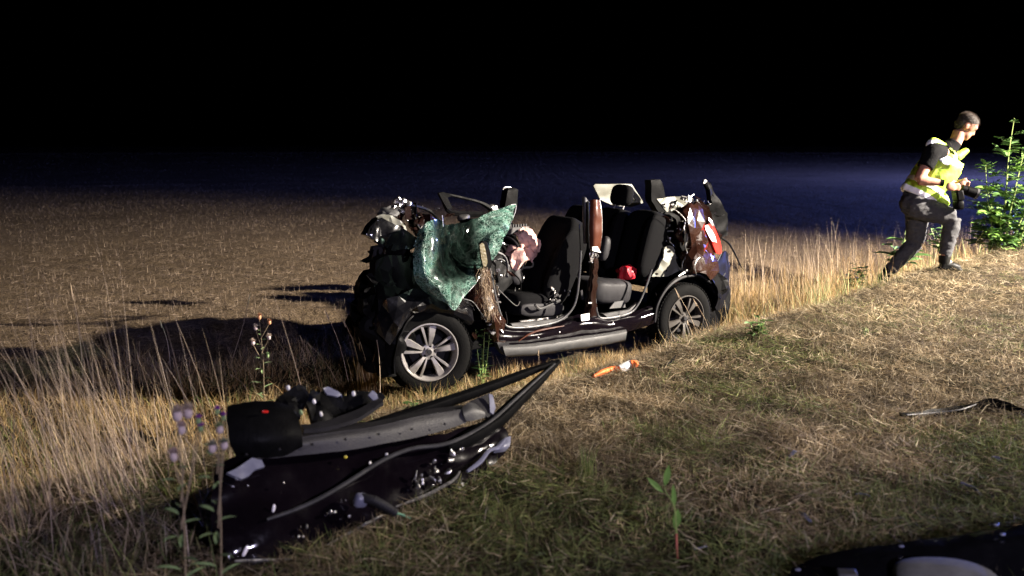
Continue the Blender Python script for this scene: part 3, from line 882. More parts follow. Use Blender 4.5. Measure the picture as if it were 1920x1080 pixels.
# centre post
bp_ = empty('centre_post', parent=car)
G().sheet([cpx([(1108, 375, .80), (1116, 374, .83), (1123, 376, .82)], 0), cpx([(1106, 400, .83), (1116, 400, .86), (1127, 402, .85)], 0), cpx([(1105, 435, .84), (1115, 436, .87), (1127, 438, .86)], 0), cpx([(1107, 468, .84), (1114, 469, .865), (1123, 470, .85)], 0)], 4, 5, .007, 16, .008).build('outer_skin', PAINT, bp_)
G().curve(cpx([(1124, 374, .82), (1128, 402, .85), (1128, 438, .86), (1123, 472, .85)], 0), .006, 6).build('cut_edge', STEEL, bp_)
G().curve(cpx([(1102, 378, .80), (1103, 402, .83), (1103, 436, .84), (1105, 470, .84)], 0), .011, 6).build('inner_flange', BLACK, bp_)
G().sheet([cpx([(1092, 369, .76), (1097, 370, .78), (1104, 378, .77)], 0), cpx([(1093, 400, .76), (1098, 402, .79), (1104, 402, .77)], 0), cpx([(1094, 430, .76), (1099, 432, .79), (1105, 432, .77)], 0), cpx([(1095, 456, .76), (1099, 456, .78), (1103, 452, .77)], 0)], 4, 4, .008, 18, .008).build('post_trim', VGREY, bp_)
tb = G()
for k in range(16):
    tb.box(C(1106 + random.random() * 20, 466 + random.random() * 26, .83 + random.random() * .04), (.012 + .03 * random.random(), .012, .008 + .03 * random.random()), Euler((random.random() * 6, random.random() * 6, random.random() * 6)))
tb.build('torn_metal', STEEL, bp_, smooth=False)['kind'] = 'stuff'
G().cpoly(cpx([(1110, 463), (1120, 462), (1126, 474), (1118, 472), (1111, 470)], .885), .004, 2, .006, 20, 2).build('bare_flap', WHITE, bp_)
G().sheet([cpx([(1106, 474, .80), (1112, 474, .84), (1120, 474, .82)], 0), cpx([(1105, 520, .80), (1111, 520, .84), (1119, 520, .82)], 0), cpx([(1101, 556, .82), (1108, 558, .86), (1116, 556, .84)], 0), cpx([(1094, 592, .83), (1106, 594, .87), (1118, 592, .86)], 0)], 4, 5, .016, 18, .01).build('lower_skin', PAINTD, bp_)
G().curve(cpx([(1086, 420), (1088, 480), (1083, 530), (1078, 560)], .74), .014, 6, 5, .3).build('seat_belt', BLACK, bp_)
G().box(C(1106, 568, .885), (.04, .01, .012)).build('striker', WHITE, bp_, bevel=.003)
G().box(C(1091, 553, .80), (.03, .02, .09), Euler((0, .3, 0))).build('belt_retractor', DGREY, bp_, bevel=.005)

# front hinge post torn open, with the mirror face
hp = empty('hinge_post', parent=car)
G().sheet([cpx([(896, 500, .84), (906, 503, .90), (916, 500, .86)], 0), cpx([(884, 540, .84), (903, 540, .92), (923, 535, .86)], 0), cpx([(882, 562, .86), (912, 572, .93), (933, 575, .86)], 0), cpx([(905, 590, .86), (925, 605, .92), (944, 604, .86)], 0), cpx([(922, 640, .84), (936, 645, .88), (946, 640, .86)], 0)], 2, 2, .045, 10, .01).build('outer_skin', PAINTQ, hp, smooth=False)
G().curve(cpx([(868, 560), (886, 566), (900, 584), (912, 604)], .92), [.002, .004, .004, .002], 6).build('torn_edge', GREYP, hp)
G().cpoly(cpx([(925, 640), (946, 640), (950, 662), (940, 664), (928, 652)], .86), .06, 2, .02, 14, 3).build('mud_flap', DGREY, hp)
G().prism(cpx([(896, 456), (902, 451), (909, 454), (914, 472), (918, 494), (913, 505), (905, 504), (900, 486)], .88), (-.01, .03, 0)).build('mirror_shell', BLACK, hp, bevel=.006)
G().prism(cpx([(899, 459), (903, 455), (907, 457), (911, 473), (914, 492), (911, 500), (906, 499), (902, 484)], .913), (0, .003, 0)).build('painted_mirror_face', OLIVE, hp, smooth=False)
tm = G()
for k in range(22):
    tm.box(C(915 + random.random() * 26, 500 + random.random() * 130, .88 + random.random() * .03), (.01 + .03 * random.random(), .008, .008 + .03 * random.random()), Euler((random.random() * 6, random.random() * 6, random.random() * 6)))
tm.build('torn_metal', STEEL, hp, smooth=False)['kind'] = 'stuff'

# windscreen hanging over the nose
gsh = G()
gr = [cpx([(784, 432, .86), (800, 419, .90), (818, 411, .84), (836, 420, .70), (868, 418, .46), (900, 405, .36), (935, 394, .28), (967, 383, .22)], 0),
      cpx([(779, 460, .92), (797, 448, .98), (818, 442, .93), (838, 450, .68), (868, 448, .50), (902, 434, .46), (934, 420, .46), (961, 405, .34)], 0),
      cpx([(776, 490, .95), (797, 482, 1.02), (820, 476, .98), (842, 478, .74), (872, 476, .60), (904, 454, .58), (930, 440, .60), (955, 425, .46)], 0),
      cpx([(776, 515, .95), (797, 512, 1.03), (820, 508, 1.02), (845, 506, .86), (872, 500, .74), (900, 478, .70), (924, 466, .70), (946, 446, .60)], 0),
      cpx([(786, 538, .95), (806, 538, 1.02), (826, 538, 1.05), (848, 534, .98), (872, 526, .90), (894, 508, .84), (914, 490, .80), (936, 468, .70)], 0),
      cpx([(806, 552, .94), (822, 560, .98), (838, 568, 1.02), (852, 580, 1.02), (868, 560, .98), (888, 536, .94), (904, 512, .90), (916, 496, .84)], 0)]
gsh.sheet(gr, 6, 6, .016, 8, .005)
ws = gsh.build('windscreen', CRAZED, car, sharp=60)
nu, nv = gsh.uv
at = ws.data.attributes.new('craze', 'FLOAT', 'POINT')
cz_ = []
for lay in range(2):
    for i in range(nv):
        for j in range(nu):
            a, b = j / (nu - 1), i / (nv - 1)
            val = 1.25 * math.exp(-((a - .48 + .02 * b) / .22) ** 4) * (1 - sstep(.55, 1.0, b))
            cz_.append(max(.10, 1 - .92 * min(1, val)))
at.data.foreach_set('value', cz_)
ed = G().curve([gsh.V[(nv - 1) * nu + j] for j in range(0, nu, 3)], .002, 5, 2)
ed.build('glass_edge', WHITEL, ws)
G().curve(cpx([(958, 384), (967, 384), (966, 398), (955, 425), (951, 436)], .33), .0022, 5).build('glass_edge', WHITEL, ws)

# rear seats
for k, Yc in enumerate((.47, -.02, -.5)):
    rs = empty('rear_seat', parent=car)
    G().pad((-.70 - .02 * k, Yc, .60), (.52, .46, .24), .42, Euler((0, -.10, 0)), 24, 14, .01, 8).build('cushion', DGREY if k == 0 else FABRIC, rs)
    G().pad((-1.24, Yc, .98), (.22, .46, .72), .42, Euler((0, -.30, 0)), 24, 16, .01, 8).build('backrest', FABRIC, rs)
    G().pad((-1.20, Yc + .19, 1.00), (.26, .10, .62), .55, Euler((0, -.30, 0)), 18, 12).build('side_bolster', FABRIC, rs)
    if k == 1:
        G().pad((-1.42, Yc, 1.46), (.13, .28, .22), .6, Euler((0, -.25, 0)), 20, 12).build('headrest', FABRIC, rs)
        for s_ in (-.07, .07):
            G().tube([(-1.35, Yc + s_, 1.26), (-1.41, Yc + s_, 1.42)], .007, 6).build('headrest_post', STEEL, rs)
G().pad(C(1133, 466, .50), (.10, .10, .24), .75, Euler((0, -.25, 0)), 18, 12).build('backrest_pocket', DGREY, se)
# rear roof lining, far rear post, inner and outer rear quarter
G().cpoly(cpx([(1109, 348), (1112, 345), (1182, 345), (1190, 358), (1201, 378), (1178, 384), (1150, 386), (1124, 374), (1116, 360)], -.55), .02, 3, .03, 5, 4).build('roof_lining', CREAM, car, sharp=25)
G().cpoly(cpx([(1180, 352), (1186, 356), (1204, 380), (1180, 388), (1158, 386), (1190, 376)], -.48), .03, 2, .02, 7, 5).build('lining_edge', CREAM, car)
fp = empty('far_rear_post', parent=car)
G().cpoly(cpx([(1208, 337), (1226, 336), (1232, 350), (1240, 400), (1252, 432), (1236, 420), (1222, 395), (1210, 376)], -.30), .10, 3, .012, 7, 6).build('trim', BLACK, fp)
G().cpoly(cpx([(1224, 336), (1236, 341), (1238, 352), (1245, 384), (1240, 384), (1230, 350)], -.27), .04, 2, .006, 7, 6).build('outer_trim', GREYP, fp)
qp = empty('rear_quarter', parent=car)
G().cpoly(cpx([(1229, 373), (1256, 369), (1283, 368), (1292, 378), (1282, 386), (1262, 398), (1250, 402), (1240, 388)], .50), .02, 3, .022, 12, 7).build('inner_panel', CREAM, qp, sharp=25)
for (px, py) in ((1246, 383), (1268, 377), (1262, 388)):
    G().pad(C(px, py, .535), (.035, .006, .022), .8, Euler((0, .4, 0)), 10, 8).build('panel_hole', BLACK, qp)
tp = G()
for k in range(16):
    tp.box(C(1278 + random.random() * 30, 368 + random.random() * 24, .6 + random.random() * .15), (.01 + .05 * random.random(), .01, .01 + .05 * random.random()), Euler((random.random() * 6, random.random() * 6, random.random() * 6)))
tp.build('torn_metal', STEEL, qp, smooth=False)['kind'] = 'stuff'
G().sheet([cpx([(1262, 392, .70), (1276, 388, .74), (1292, 384, .76), (1308, 382, .72)], 0), cpx([(1276, 412, .78), (1288, 408, .84), (1306, 408, .84), (1324, 412, .76)], 0), cpx([(1284, 440, .78), (1294, 438, .88), (1314, 436, .86), (1332, 438, .78)], 0), cpx([(1284, 470, .80), (1296, 466, .86), (1316, 466, .90), (1338, 468, .82)], 0), cpx([(1280, 496, .80), (1296, 492, .92), (1318, 494, .92), (1342, 494, .84)], 0), cpx([(1282, 518, .82), (1300, 512, .93), (1318, 514, .94), (1338, 518, .86)], 0)], 2, 2, .060, 6, .01, 3).build('outer_skin', PAINTQ, qp, smooth=False)
G().curve(cpx([(1264, 392), (1276, 402), (1285, 414), (1282, 430), (1289, 444), (1285, 462), (1288, 476), (1279, 496), (1283, 518)], .845), [.003, .006, .004, .008, .009, .004, .008, .005, .003], 6, 5, .5).build('torn_edge', STEEL, qp)
G().curve(cpx([(1306, 515), (1302, 500), (1306, 488), (1312, 482)], .97), [.004, .010, .010, .004], 6).build('torn_edge', STEEL, qp)
G().cpoly(cpx([(1266, 440), (1272, 416), (1280, 414), (1282, 440), (1278, 460), (1270, 452)], .74), .02, 2, .03, 14, 2).build('torn_flap', PAINTQ, qp, sharp=25)
vd = G().cpoly(cpx([(1236, 398), (1262, 396), (1288, 420), (1292, 520), (1220, 520), (1236, 470), (1246, 430)], .52), .03, 3, .02, 8, 4)
vd.build('inner_void', BLACK, qp)
tc_ = G()
for k in range(20):
    tc_.box(C(1246 + random.random() * 14, 404 + random.random() * 50, .60 + random.random() * .1), (.006 + .03 * random.random(), .008, .008 + .03 * random.random()), Euler((random.random() * 6, random.random() * 6, random.random() * 6)))
tc_.build('belt_fittings', STEEL, qp, smooth=False)['kind'] = 'stuff'
G().cpoly(cpx([(1245, 464), (1252, 460), (1260, 462), (1263, 474), (1266, 492), (1273, 505), (1264, 510), (1252, 518), (1219, 518), (1232, 500), (1240, 482)], .72), .02, 3, .022, 10, 8).build('inner_panel', CREAM, qp, sharp=25)
for (px, py) in ((1249, 481), (1249, 507), (1256, 471)):
    G().pad(C(px, py, .745), (.03, .006, .026), .9, None, 10, 8).build('panel_hole', BLACK, qp)
G().curve(cpx([(1228, 604), (1232, 574), (1246, 546), (1266, 526), (1290, 517), (1314, 518), (1330, 528)], .90), [.010, .014, .016, .02, .016, .014, .008], 6).build('wheel_arch_lip', DGREY, qp)
G().sheet([cpx([(1240, 600), (1248, 560), (1272, 534), (1300, 528), (1330, 548)], .58), cpx([(1230, 602), (1242, 552), (1270, 522), (1302, 516), (1334, 532)], .88)], 5, 4, .015, 8, .01).build('arch_liner', BLACK, qp)
G().curve(cpx([(1272, 518), (1288, 508), (1300, 510)], .90), [.006, .016, .008], 6).build('crushed_pipe', STEEL, qp)
tl = G().sheet([cpx([(1318, 424), (1326, 421), (1333, 424)], .78), cpx([(1324, 440), (1334, 438), (1343, 444)], .80), cpx([(1332, 456), (1340, 456), (1348, 458)], .80), cpx([(1338, 474), (1344, 476), (1349, 472)], .80)], 4, 4, .004, 10, .03).build('tail_lamp', REDL, qp)
G().sheet([cpx([(1322, 427), (1327, 426), (1332, 430)], .84), cpx([(1327, 440), (1333, 440), (1340, 444)], .86), cpx([(1335, 453), (1340, 453), (1344, 455)], .85)], 4, 4, .003, 10, .006).build('lamp_lens', WHITEL, tl)
tg = empty('tailgate', parent=car)
G().cpoly(cpx([(1306, 388), (1318, 384), (1327, 380), (1322, 356), (1318, 340), (1324, 342), (1334, 362), (1344, 384), (1356, 400), (1359, 424), (1356, 440), (1344, 446), (1332, 436), (1320, 410)], .50), .06, 3, .025, 7, 5).build('panel', BLACK, tg)
G().curve(cpx([(1318, 338), (1324, 347), (1332, 362), (1341, 376), (1350, 392)], .54), [.008, .014, .014, .012, .006], 6).build('spoiler_edge', GLOSSB, tg)
G().pad(C(1321, 341, .55), (.05, .02, .03), .7, Euler((0, .8, 0)), 8, 6, .01, 30).build('broken_tip', WHITE, tg)
G().curve(cpx([(1352, 446), (1366, 456), (1378, 476), (1390, 502)], .55), [.012, .011, .009, .006], 6).build('torn_strip', BLACK, tg)
G().sheet([cpx([(1352, 476, .70), (1358, 470, .62), (1364, 478, .5)], 0), cpx([(1340, 500, .80), (1354, 496, .72), (1365, 500, .55)], 0), cpx([(1332, 518, .86), (1350, 524, .78), (1366, 524, .58)], 0), cpx([(1344, 545, .86), (1354, 548, .78), (1363, 548, .60)], 0), cpx([(1338, 576, .84), (1346, 582, .76), (1354, 572, .6)], 0)], 5, 5, .014, 9, .014).build('rear_bumper', BLACK, car, sharp=30)
G().curve(cpx([(1353, 474), (1342, 496), (1333, 517), (1340, 532), (1348, 528), (1360, 512)], .80), .006, 6).build('bumper_edge', GREYP, car)
G().box((-1.95, 0, .60), (.25, 1.3, .3)).build('rear_crossmember', BLACK, car, bevel=.03)

# things lying in or caught on the wreck
rc = G().pad(CAR @ C(1176, 511, .52), (.26, .2, .13), .8, Euler((0, .1, 1.0)), 22, 16, .07, 12)
tag(rc.build('crumpled_jacket', REDC, sharp=30), 'crumpled shiny red cloth lying on the rear seat of the wreck', 'cloth')
n = 380
Pc = np.array([CAR @ C(908 + rng.normal(0, 7) + k_ * .12, 500 + k_ * 1.0, .93 + rng.uniform(-.02, .04)) for k_ in rng.uniform(0, 90, n)])
V, F, T = blades(Pc, rng.uniform(.04, .13, n), rng.uniform(0, 6.28, n), rng.normal(2.75, .35, n), rng.uniform(-.5, .5, n), rng.uniform(.002, .004, n), pick(PALE, n) * .8, 2)
tag(np_mesh('straw_clump', V, F, BLADE, T), 'clump of dry straw caught on the torn front post of the wreck', 'straw')

# torn sheet, wiring and splinters in the crushed zones
def shards(name, m_, parent, regions, n, size, seed):
    random.seed(seed)
    g = G()
    for _ in range(n):
        x0, y0, x1, y1, Ya, Yb = random.choice(regions)
        c = C(random.uniform(x0, x1), random.uniform(y0, y1), random.uniform(Ya, Yb))
        sz = size * random.uniform(.4, 1.3)
        M = Euler((random.uniform(0, 6.3), random.uniform(0, 6.3), random.uniform(0, 6.3))).to_matrix()
        k = random.randint(4, 6)
        out = []
        for i in range(k):
            a = 6.283 * i / k + random.uniform(-.3, .3)
            r_ = sz * random.uniform(.35, 1)
            out.append(c + M @ Vector((r_ * math.cos(a) * 1.5, r_ * math.sin(a) * .6, 0)))
        g.cpoly(out, .004, 2, sz * .30, 1.6 / sz * .5, random.random() * 9)
    o = g.build(name, m_, parent, smooth=False)
    o['kind'] = 'stuff'
    return o
NOSE = [(672, 470, 790, 560, .35, .80), (690, 540, 800, 600, .5, .85), (735, 385, 830, 440, .3, .62), (690, 560, 745, 690, .55, .8)]
DASH = [(835, 400, 960, 470, -.2, .35), (900, 470, 990, 560, .35, .7), (862, 540, 940, 640, .70, .88)]
QRT = [(1236, 385, 1300, 520, .5, .78), (1296, 370, 1352, 440, .45, .7), (1225, 510, 1300, 560, .6, .85)]
shards('torn_sheet', BLACK, car, NOSE, 46, .085, 3)
shards('torn_sheet', PAINTD, car, NOSE + DASH, 44, .065, 4)
shards('bare_splinters', STEEL, car, NOSE[2:3] + DASH + QRT, 38, .022, 5)
shards('torn_sheet', PAINTQ, car, QRT + DASH[2:], 22, .05, 6)
shards('torn_sheet', BLACK, car, DASH + QRT, 40, .06, 8)
random.seed(11)
for k in range(22):
    x0, y0, x1, y1, Ya, Yb = random.choice(NOSE + DASH + QRT[:1])
    a = C(random.uniform(x0, x1), random.uniform(y0, y1), random.uniform(Ya, Yb))
    b = a + Vector((random.uniform(-.2, .2), random.uniform(-.1, .1), random.uniform(-.22, .05)))
    mid = a.lerp(b, .5) + Vector((random.uniform(-.06, .06), random.uniform(0, .06), random.uniform(-.1, .02)))
    G().curve([a, mid, b], random.uniform(.003, .007), 5, 5).build('wire', random.choice([BLACK, SEAL, STEEL, BLACK]), car)
random.seed(21)

rear = G().cpoly(cpx([(1214, 512), (1262, 506), (1345, 512), (1364, 540), (1352, 596), (1330, 640), (1228, 640), (1218, 590)], .56), .05, 3, .05, 7, 9)
rear.build('rear_inner_arch', BLACK, car, smooth=False)
G().cpoly(cpx([(1296, 512), (1340, 508), (1362, 522), (1360, 548), (1344, 560), (1332, 540), (1314, 524)], .80), .03, 3, .05, 9, 4).build('crushed_corner', BLACK, car, smooth=False)
G().cpoly(cpx([(1296, 384), (1312, 376), (1330, 400), (1344, 430), (1350, 470), (1338, 470), (1326, 430)], .66), .03, 3, .05, 9, 14).build('crushed_corner', PAINTD, car, smooth=False)

# ------------------------------------------------------------------ severed door in the foreground
A_, B_ = Vector((-1.11, 3.36, .06)), Vector((-.05, 4.28, .16))
ex = (B_ - A_).normalized()
nh = Vector((-ex.y, ex.x, 0)).normalized()                  # away from the camera
upv = (Vector((0, 0, 1)) * math.cos(R(38)) + nh * math.sin(R(38)))
nrm = ex.cross(upv).normalized()
if nrm.y > 0: nrm = -nrm
D = Plane(A_, nrm)
def dpx(pts, off=0):
    return [D(p[0], p[1], p[2] if len(p) > 2 else off) for p in pts]
door = empty('severed_door', loc=(0, 0, 0))
tag(door, 'torn-off dark car door with black window frame lying in the foreground grass', 'car door')
G().sheet([dpx([(404, 868, .02), (470, 846, .03), (580, 838, .03), (700, 828, .03), (800, 815, .03), (880, 800, .02), (940, 788, .0)]),
           dpx([(398, 905, .04), (470, 895, .05), (580, 884, .05), (700, 872, .05), (800, 852, .05), (880, 832, .04), (950, 805, .02)]),
           dpx([(400, 965, .03), (480, 965, .06), (590, 945, .07), (700, 922, .06), (800, 890, .06), (880, 862, .05), (952, 820, .02)]),
           dpx([(412, 1020, .02), (490, 1020, .05), (600, 1000, .05), (700, 962, .05), (800, 922, .04), (880, 886, .03), (950, 832, .01)]),
           dpx([(438, 1066, .0), (500, 1056, .02), (610, 1040, .02), (710, 992, .02), (810, 948, .02), (890, 906, .01), (948, 846, .0)])], 7, 6, .020, 7, -.05).build('outer_skin', DOORP, door, sharp=40)
# black trim panel, its end box and armrest
bxp = empty('trim_panel', parent=door)
G().sheet([dpx([(426, 762, .10), (470, 753, .12), (515, 752, .13), (545, 762, .12)]), dpx([(424, 790, .14), (470, 782, .17), (520, 780, .18), (560, 790, .16)]), dpx([(430, 830, .13), (480, 826, .17), (530, 822, .18), (566, 824, .16)]), dpx([(444, 856, .08), (490, 858, .10), (540, 856, .10), (568, 852, .08)])], 6, 6, .006, 6, -.07).build('end_box', BLACK, bxp)
G().pad(D(497, 772, .195), (.03, .008, .012), .8, Euler((0, .2, .6)), 10, 8).build('reflector', REDL, bxp)
G().sheet([dpx([(556, 812, .02), (640, 798, .02), (720, 786, .02), (800, 768, .02), (866, 758, .02)]), dpx([(560, 822, .125), (640, 808, .125), (720, 796, .12), (800, 778, .115), (868, 766, .11)])], 6, 3, .004, 7, -.02).build('armrest_top', VGREY, bxp)
G().sheet([dpx([(560, 823, .128), (640, 809, .128), (720, 797, .123), (800, 779, .118), (868, 767, .113)]), dpx([(560, 836, .132), (640, 822, .132), (720, 810, .128), (800, 793, .12), (871, 779, .115)]), dpx([(470, 862, .10), (640, 846, .11), (720, 832, .11), (800, 816, .10), (874, 793, .10)])], 6, 4, .003, 7, -.02).build('armrest_side', VGREY, bxp)
G().sheet([dpx([(866, 764, .11), (878, 755, .11), (892, 757, .10)]), dpx([(869, 776, .13), (888, 768, .13), (908, 772, .11)]), dpx([(874, 790, .11), (892, 788, .11), (910, 782, .10)])], 5, 5, .002, 7, -.04).build('armrest_cap', GREYP, bxp)
for k in range(7):
    q = (462 + k * 62, 852 - k * 9.5)
    G().pad(D(q[0], q[1], .150), (.012, .006, .012), 1, None, 8, 6).build('trim_clip', DGREY, bxp)
# broken upper trim sticking up behind
tt = G()
tt.cpoly(dpx([(516, 752), (528, 742), (556, 728), (572, 730), (574, 752), (560, 790), (540, 778)], .0), .03, 3, .03, 12, 1)
tt.cpoly(dpx([(566, 762), (580, 735), (600, 735), (640, 748), (660, 740), (712, 742), (718, 752), (700, 768), (650, 792), (590, 804)], -.06), .03, 3, .03, 10, 2)
tt.build('broken_trim', BLACK, bxp, sharp=25)
G().sheet([dpx([(565, 796, .06), (620, 786, .05), (670, 766, .04), (714, 746, .02)]), dpx([(570, 806, .10), (624, 798, .09), (676, 780, .08), (720, 754, .05)])], 6, 4, .006, 10, -.02).build('trim_edge', DGREY, bxp)
G().cpoly(dpx([(605, 730), (615, 726), (640, 742), (632, 746), (612, 742)], .02), .01, 2, .01, 14, 2).build('bright_flap', LILAC, bxp)
G().cpoly(dpx([(690, 742), (698, 732), (706, 740), (708, 748), (700, 752)], .02), .01, 2, .01, 14, 3).build('bright_flap', LILAC, bxp)
for (px, py) in ((540, 727), (589, 753), (564, 773), (663, 738), (602, 776)):
    G().pad(D(px, py, .06), (.018, .014, .024), .7, Euler((.3, .2, px)), 10, 8).build('pale_clip', THGREEN if py == 773 else WHITE, bxp)
# window frame running to a point, with its dark quarter glass gone
wf = empty('window_frame', parent=door)
G().curve(dpx([(690, 802, .0), (800, 766, -.03), (900, 732, -.05), (980, 702, -.05), (1047, 677, -.04)]), [.036, .038, .036, .032, .014], 10, 6, .8).build('upper_bar', BLACK, wf)
G().curve(dpx([(1047, 678, -.04), (1010, 714, -.01), (970, 752, .01), (930, 790, .03), (880, 822, .05), (836, 842, .06)]), [.014, .036, .046, .052, .050, .03], 10, 6, .8).build('lower_bar', BLACK, wf)
G().curve(dpx([(1040, 682, .02), (1004, 714, .045), (962, 752, .06), (922, 788, .075), (876, 816, .09), (830, 834, .10), (770, 842, .10), (716, 864, .10), (650, 905, .10), (600, 934, .10), (552, 956, .09), (500, 974, .08)]), [.006, .010, .012, .012, .013, .013, .013, .013, .013, .013, .012, .008], 8, 6, .8).build('rubber_seal', SEAL, wf)
G().sheet([dpx([(880, 752, .03), (905, 742, .02), (918, 736, .01)]), dpx([(898, 770, .05), (916, 760, .04), (926, 760, .02)]), dpx([(916, 784, .05), (922, 782, .05), (928, 776, .04)])], 5, 5, .003, 9, -.02).build('mirror_patch', DGREY, wf)
G().cpoly(dpx([(915, 740), (922, 742), (928, 766), (924, 778), (918, 774)], .05), .008, 2, .004, 9, 3).build('bright_edge', LILAC, wf)
# lower seam, latch clutter, cable
G().curve(dpx([(440, 1052), (500, 1050), (556, 1048), (592, 1034), (640, 1008), (690, 980), (722, 964)], .05), [.004, .007, .006, .006, .006, .007, .004], 6, 6).build('bottom_seam', STEEL, door)
G().curve(dpx([(742, 950), (780, 936), (812, 922), (850, 900), (862, 884)], .075), [.004, .007, .008, .007, .004], 6, 5).build('bottom_seam', STEEL, door)
G().curve(dpx([(876, 884), (900, 866), (916, 846), (934, 838), (948, 822)], .08), [.008, .012, .010, .008, .005], 6, 5).build('torn_seam', LILAC, door)
cl = G()
for k in range(15):
    u_ = random.random()
    cl.pad(D(770 + u_ * 100 + random.uniform(-14, 14), 905 - u_ * 46 + random.uniform(-16, 16), .085), (.03 * random.random() + .012, .012, .02 * random.random() + .010), .6, Euler((random.random() * 6, random.random() * 6, random.random() * 6)), 8, 6, .012, 40)
cl.build('latch_scrap', STEEL, door)['kind'] = 'stuff'
for k, (px, py, s_) in enumerate([(725, 852, .014), (694, 868, .014), (648, 856, .011), (866, 842, .02), (863, 843, .012), (575, 987, .02), (620, 960, .018), (628, 960, .014), (640, 938, .010), (648, 938, .010), (655, 968, .016), (560, 1006, .014), (568, 1006, .012), (465, 911, .010), (532, 905, .010), (780, 902, .010), (812, 910, .010)]):
    G().pad(D(px, py, .085), (s_, s_ * .6, s_), .9, Euler((0, 0, k)), 10, 8).build('rivet', WHITE if k < 3 else STEEL, door)
G().pad(D(648, 857, .09), (.016, .008, .013), .9, None, 8, 6).build('yellow_plug', mat('yellow_plastic', (.55, .45, .04), .5), door)
G().pad(D(513, 953, .075), (.014, .01, .034), .8, Euler((0, .2, .6)), 10, 8).build('painted_glare', WHITEL, door)  # white pads painted as glare on the glossy door skin
G().pad(D(460, 1033, .065), (.016, .01, .046), .8, Euler((0, .5, .6)), 10, 8).build('painted_glare', WHITEL, door)
G().cpoly(dpx([(423, 890), (440, 882), (470, 862), (488, 866), (494, 878), (476, 884), (464, 896), (450, 902), (434, 896)], .085), .02, 2, .006, 14, 5).build('bright_shard', LILAC, door, sharp=20)
G().pad(D(676, 938, .12), (.06, .05, .06), .6, Euler((.3, .2, .5)), 14, 10).build('cable_grommet', LILAC, door)
cg = [D(*p) for p in ((680, 934, .13), (700, 938, .15), (722, 948, .15), (742, 962, .14))]
G().curve(cg, [.022, .020, .018, .018], 10, 6).build('cable_boot', DGREY, door)
for k in range(9):
    c0 = cg[1].lerp(cg[3], k / 9)
    t_ = (cg[3] - cg[1]).normalized()
    G().tube([c0 - t_ * .003, c0 + t_ * .003], .0225, 12).build('boot_ring', DGREY, door)
G().curve([D(*p) for p in ((742, 962, .14), (756, 966, .12), (770, 974, .10), (778, 984, .08))], .006, 6).build('green_wire', CABLE, door)
G().pad(D(786, 992, .07), (.05, .03, .03), .6, Euler((0, .5, .7)), 10, 8).build('connector', LILAC, door)
G().sheet([dpx([(932, 832, .03), (946, 822, .03), (958, 818, .02)]), dpx([(930, 842, .05), (944, 838, .06), (956, 836, .04)]), dpx([(926, 850, .03), (940, 848, .03), (948, 846, .02)])], 4, 4, .002, 9, -.03).build('grey_cap', LILAC, door)

# black cable strip beside the door, black shards and strips on the verge
def onground(px, py, dz=0.0):
    d = ray(px, py)
    t = 2.0
    for _ in range(400):
        p = EYE + d * t
        if p.z < H(p.x, p.y) + dz: break
        t += .02
    return EYE + d * t
tag(G().curve([onground(px, py, .02) for px, py in ((905, 905), (930, 896), (955, 884), (978, 884), (962, 900))], [.005, .008, .009, .010, .006], 6, 5).build('rubber_strip', BLACK), 'short black rubber strip on the grass beside the torn-off door', 'rubber strip')
st_ = G()
st_.sheet([[onground(px, py, .05) for px, py in ((1692, 775), (1750, 768), (1800, 760), (1848, 746), (1880, 752), (1925, 766), (1990, 780))], [onground(px, py, .03) for px, py in ((1692, 781), (1752, 779), (1804, 771), (1852, 760), (1884, 764), (1928, 778), (1990, 794))]], 6, 3, .012, 8, -.02)
so = st_.build('trim_strip', BLACK)
tag(so, 'long bent black trim strip lying on the mown verge at right', 'trim strip')
G().curve([onground(px, py, .055) for px, py in ((1700, 778), (1750, 774), (1800, 768), (1830, 758))], .004, 5).build('strip_edge', VGREY, so)
tag(G().cpoly([onground(px, py, .03) for px, py in ((1246, 686), (1252, 680), (1268, 668), (1264, 676), (1252, 686))], .01, 1, .004, 9).build('plastic_shard', BLACK), 'thin black plastic shard on the grass below the rear wheel', 'shard')
tag(G().cpoly([onground(px, py, .06) for px, py in ((236, 826), (250, 812), (276, 822), (298, 830), (294, 846), (262, 846))], .03, 2, .02, 12).build('plastic_fragment', BLACK), 'black plastic fragment half hidden in the tall grass left of the door', 'fragment')
# second black panel at the lower right edge, a pale pad on it
P2 = Plane((1.4, 3.3, .24), (-.05, -.35, 1))
pn = empty('black_panel', loc=tuple(P2(1750, 1060)))
po = pn.location.copy()
def p2(pts, off=0):
    return [P2(p[0], p[1], p[2] if len(p) > 2 else off) - po for p in pts]
tag(pn, 'glossy black car panel with pale grey pad at the lower right corner', 'car panel')
G().sheet([p2([(1484, 1064, -.03), (1540, 1042, -.01), (1620, 1026, 0), (1720, 1014, 0), (1820, 998, 0), (1930, 978, -.01), (2040, 955, -.02)]), p2([(1470, 1090, -.02), (1540, 1066, .01), (1625, 1050, .03), (1730, 1038, .03), (1830, 1024, .03), (1940, 1004, .03), (2060, 980, 0)]), p2([(1462, 1140, -.02), (1540, 1120, .02), (1630, 1110, .03), (1740, 1100, .03), (1850, 1090, .03), (1960, 1070, .03), (2080, 1040, 0)]), p2([(1460, 1200, -.06), (1540, 1190, -.04), (1640, 1185, -.03), (1750, 1180, -.03), (1860, 1170, -.03), (1970, 1150, -.03), (2090, 1120, -.05)])], 5, 5, .008, 6, -.03).build('shell', GLOSSB, pn)
G().pad(P2(1778, 1092, .05) - po, (.36, .24, .08), .75, Euler((.2, 0, -.15)), 28, 16, .006, 6).build('pale_pad', mat('pale_pad_fabric', (.14, .14, .125), .8, bump=.3, bscale=200), pn)
G().box(P2(1588, 1076, .05) - po, (.07, .04, .02), Euler((.2, 0, -.1))).build('square_clip', GREYP, pn, bevel=.006)
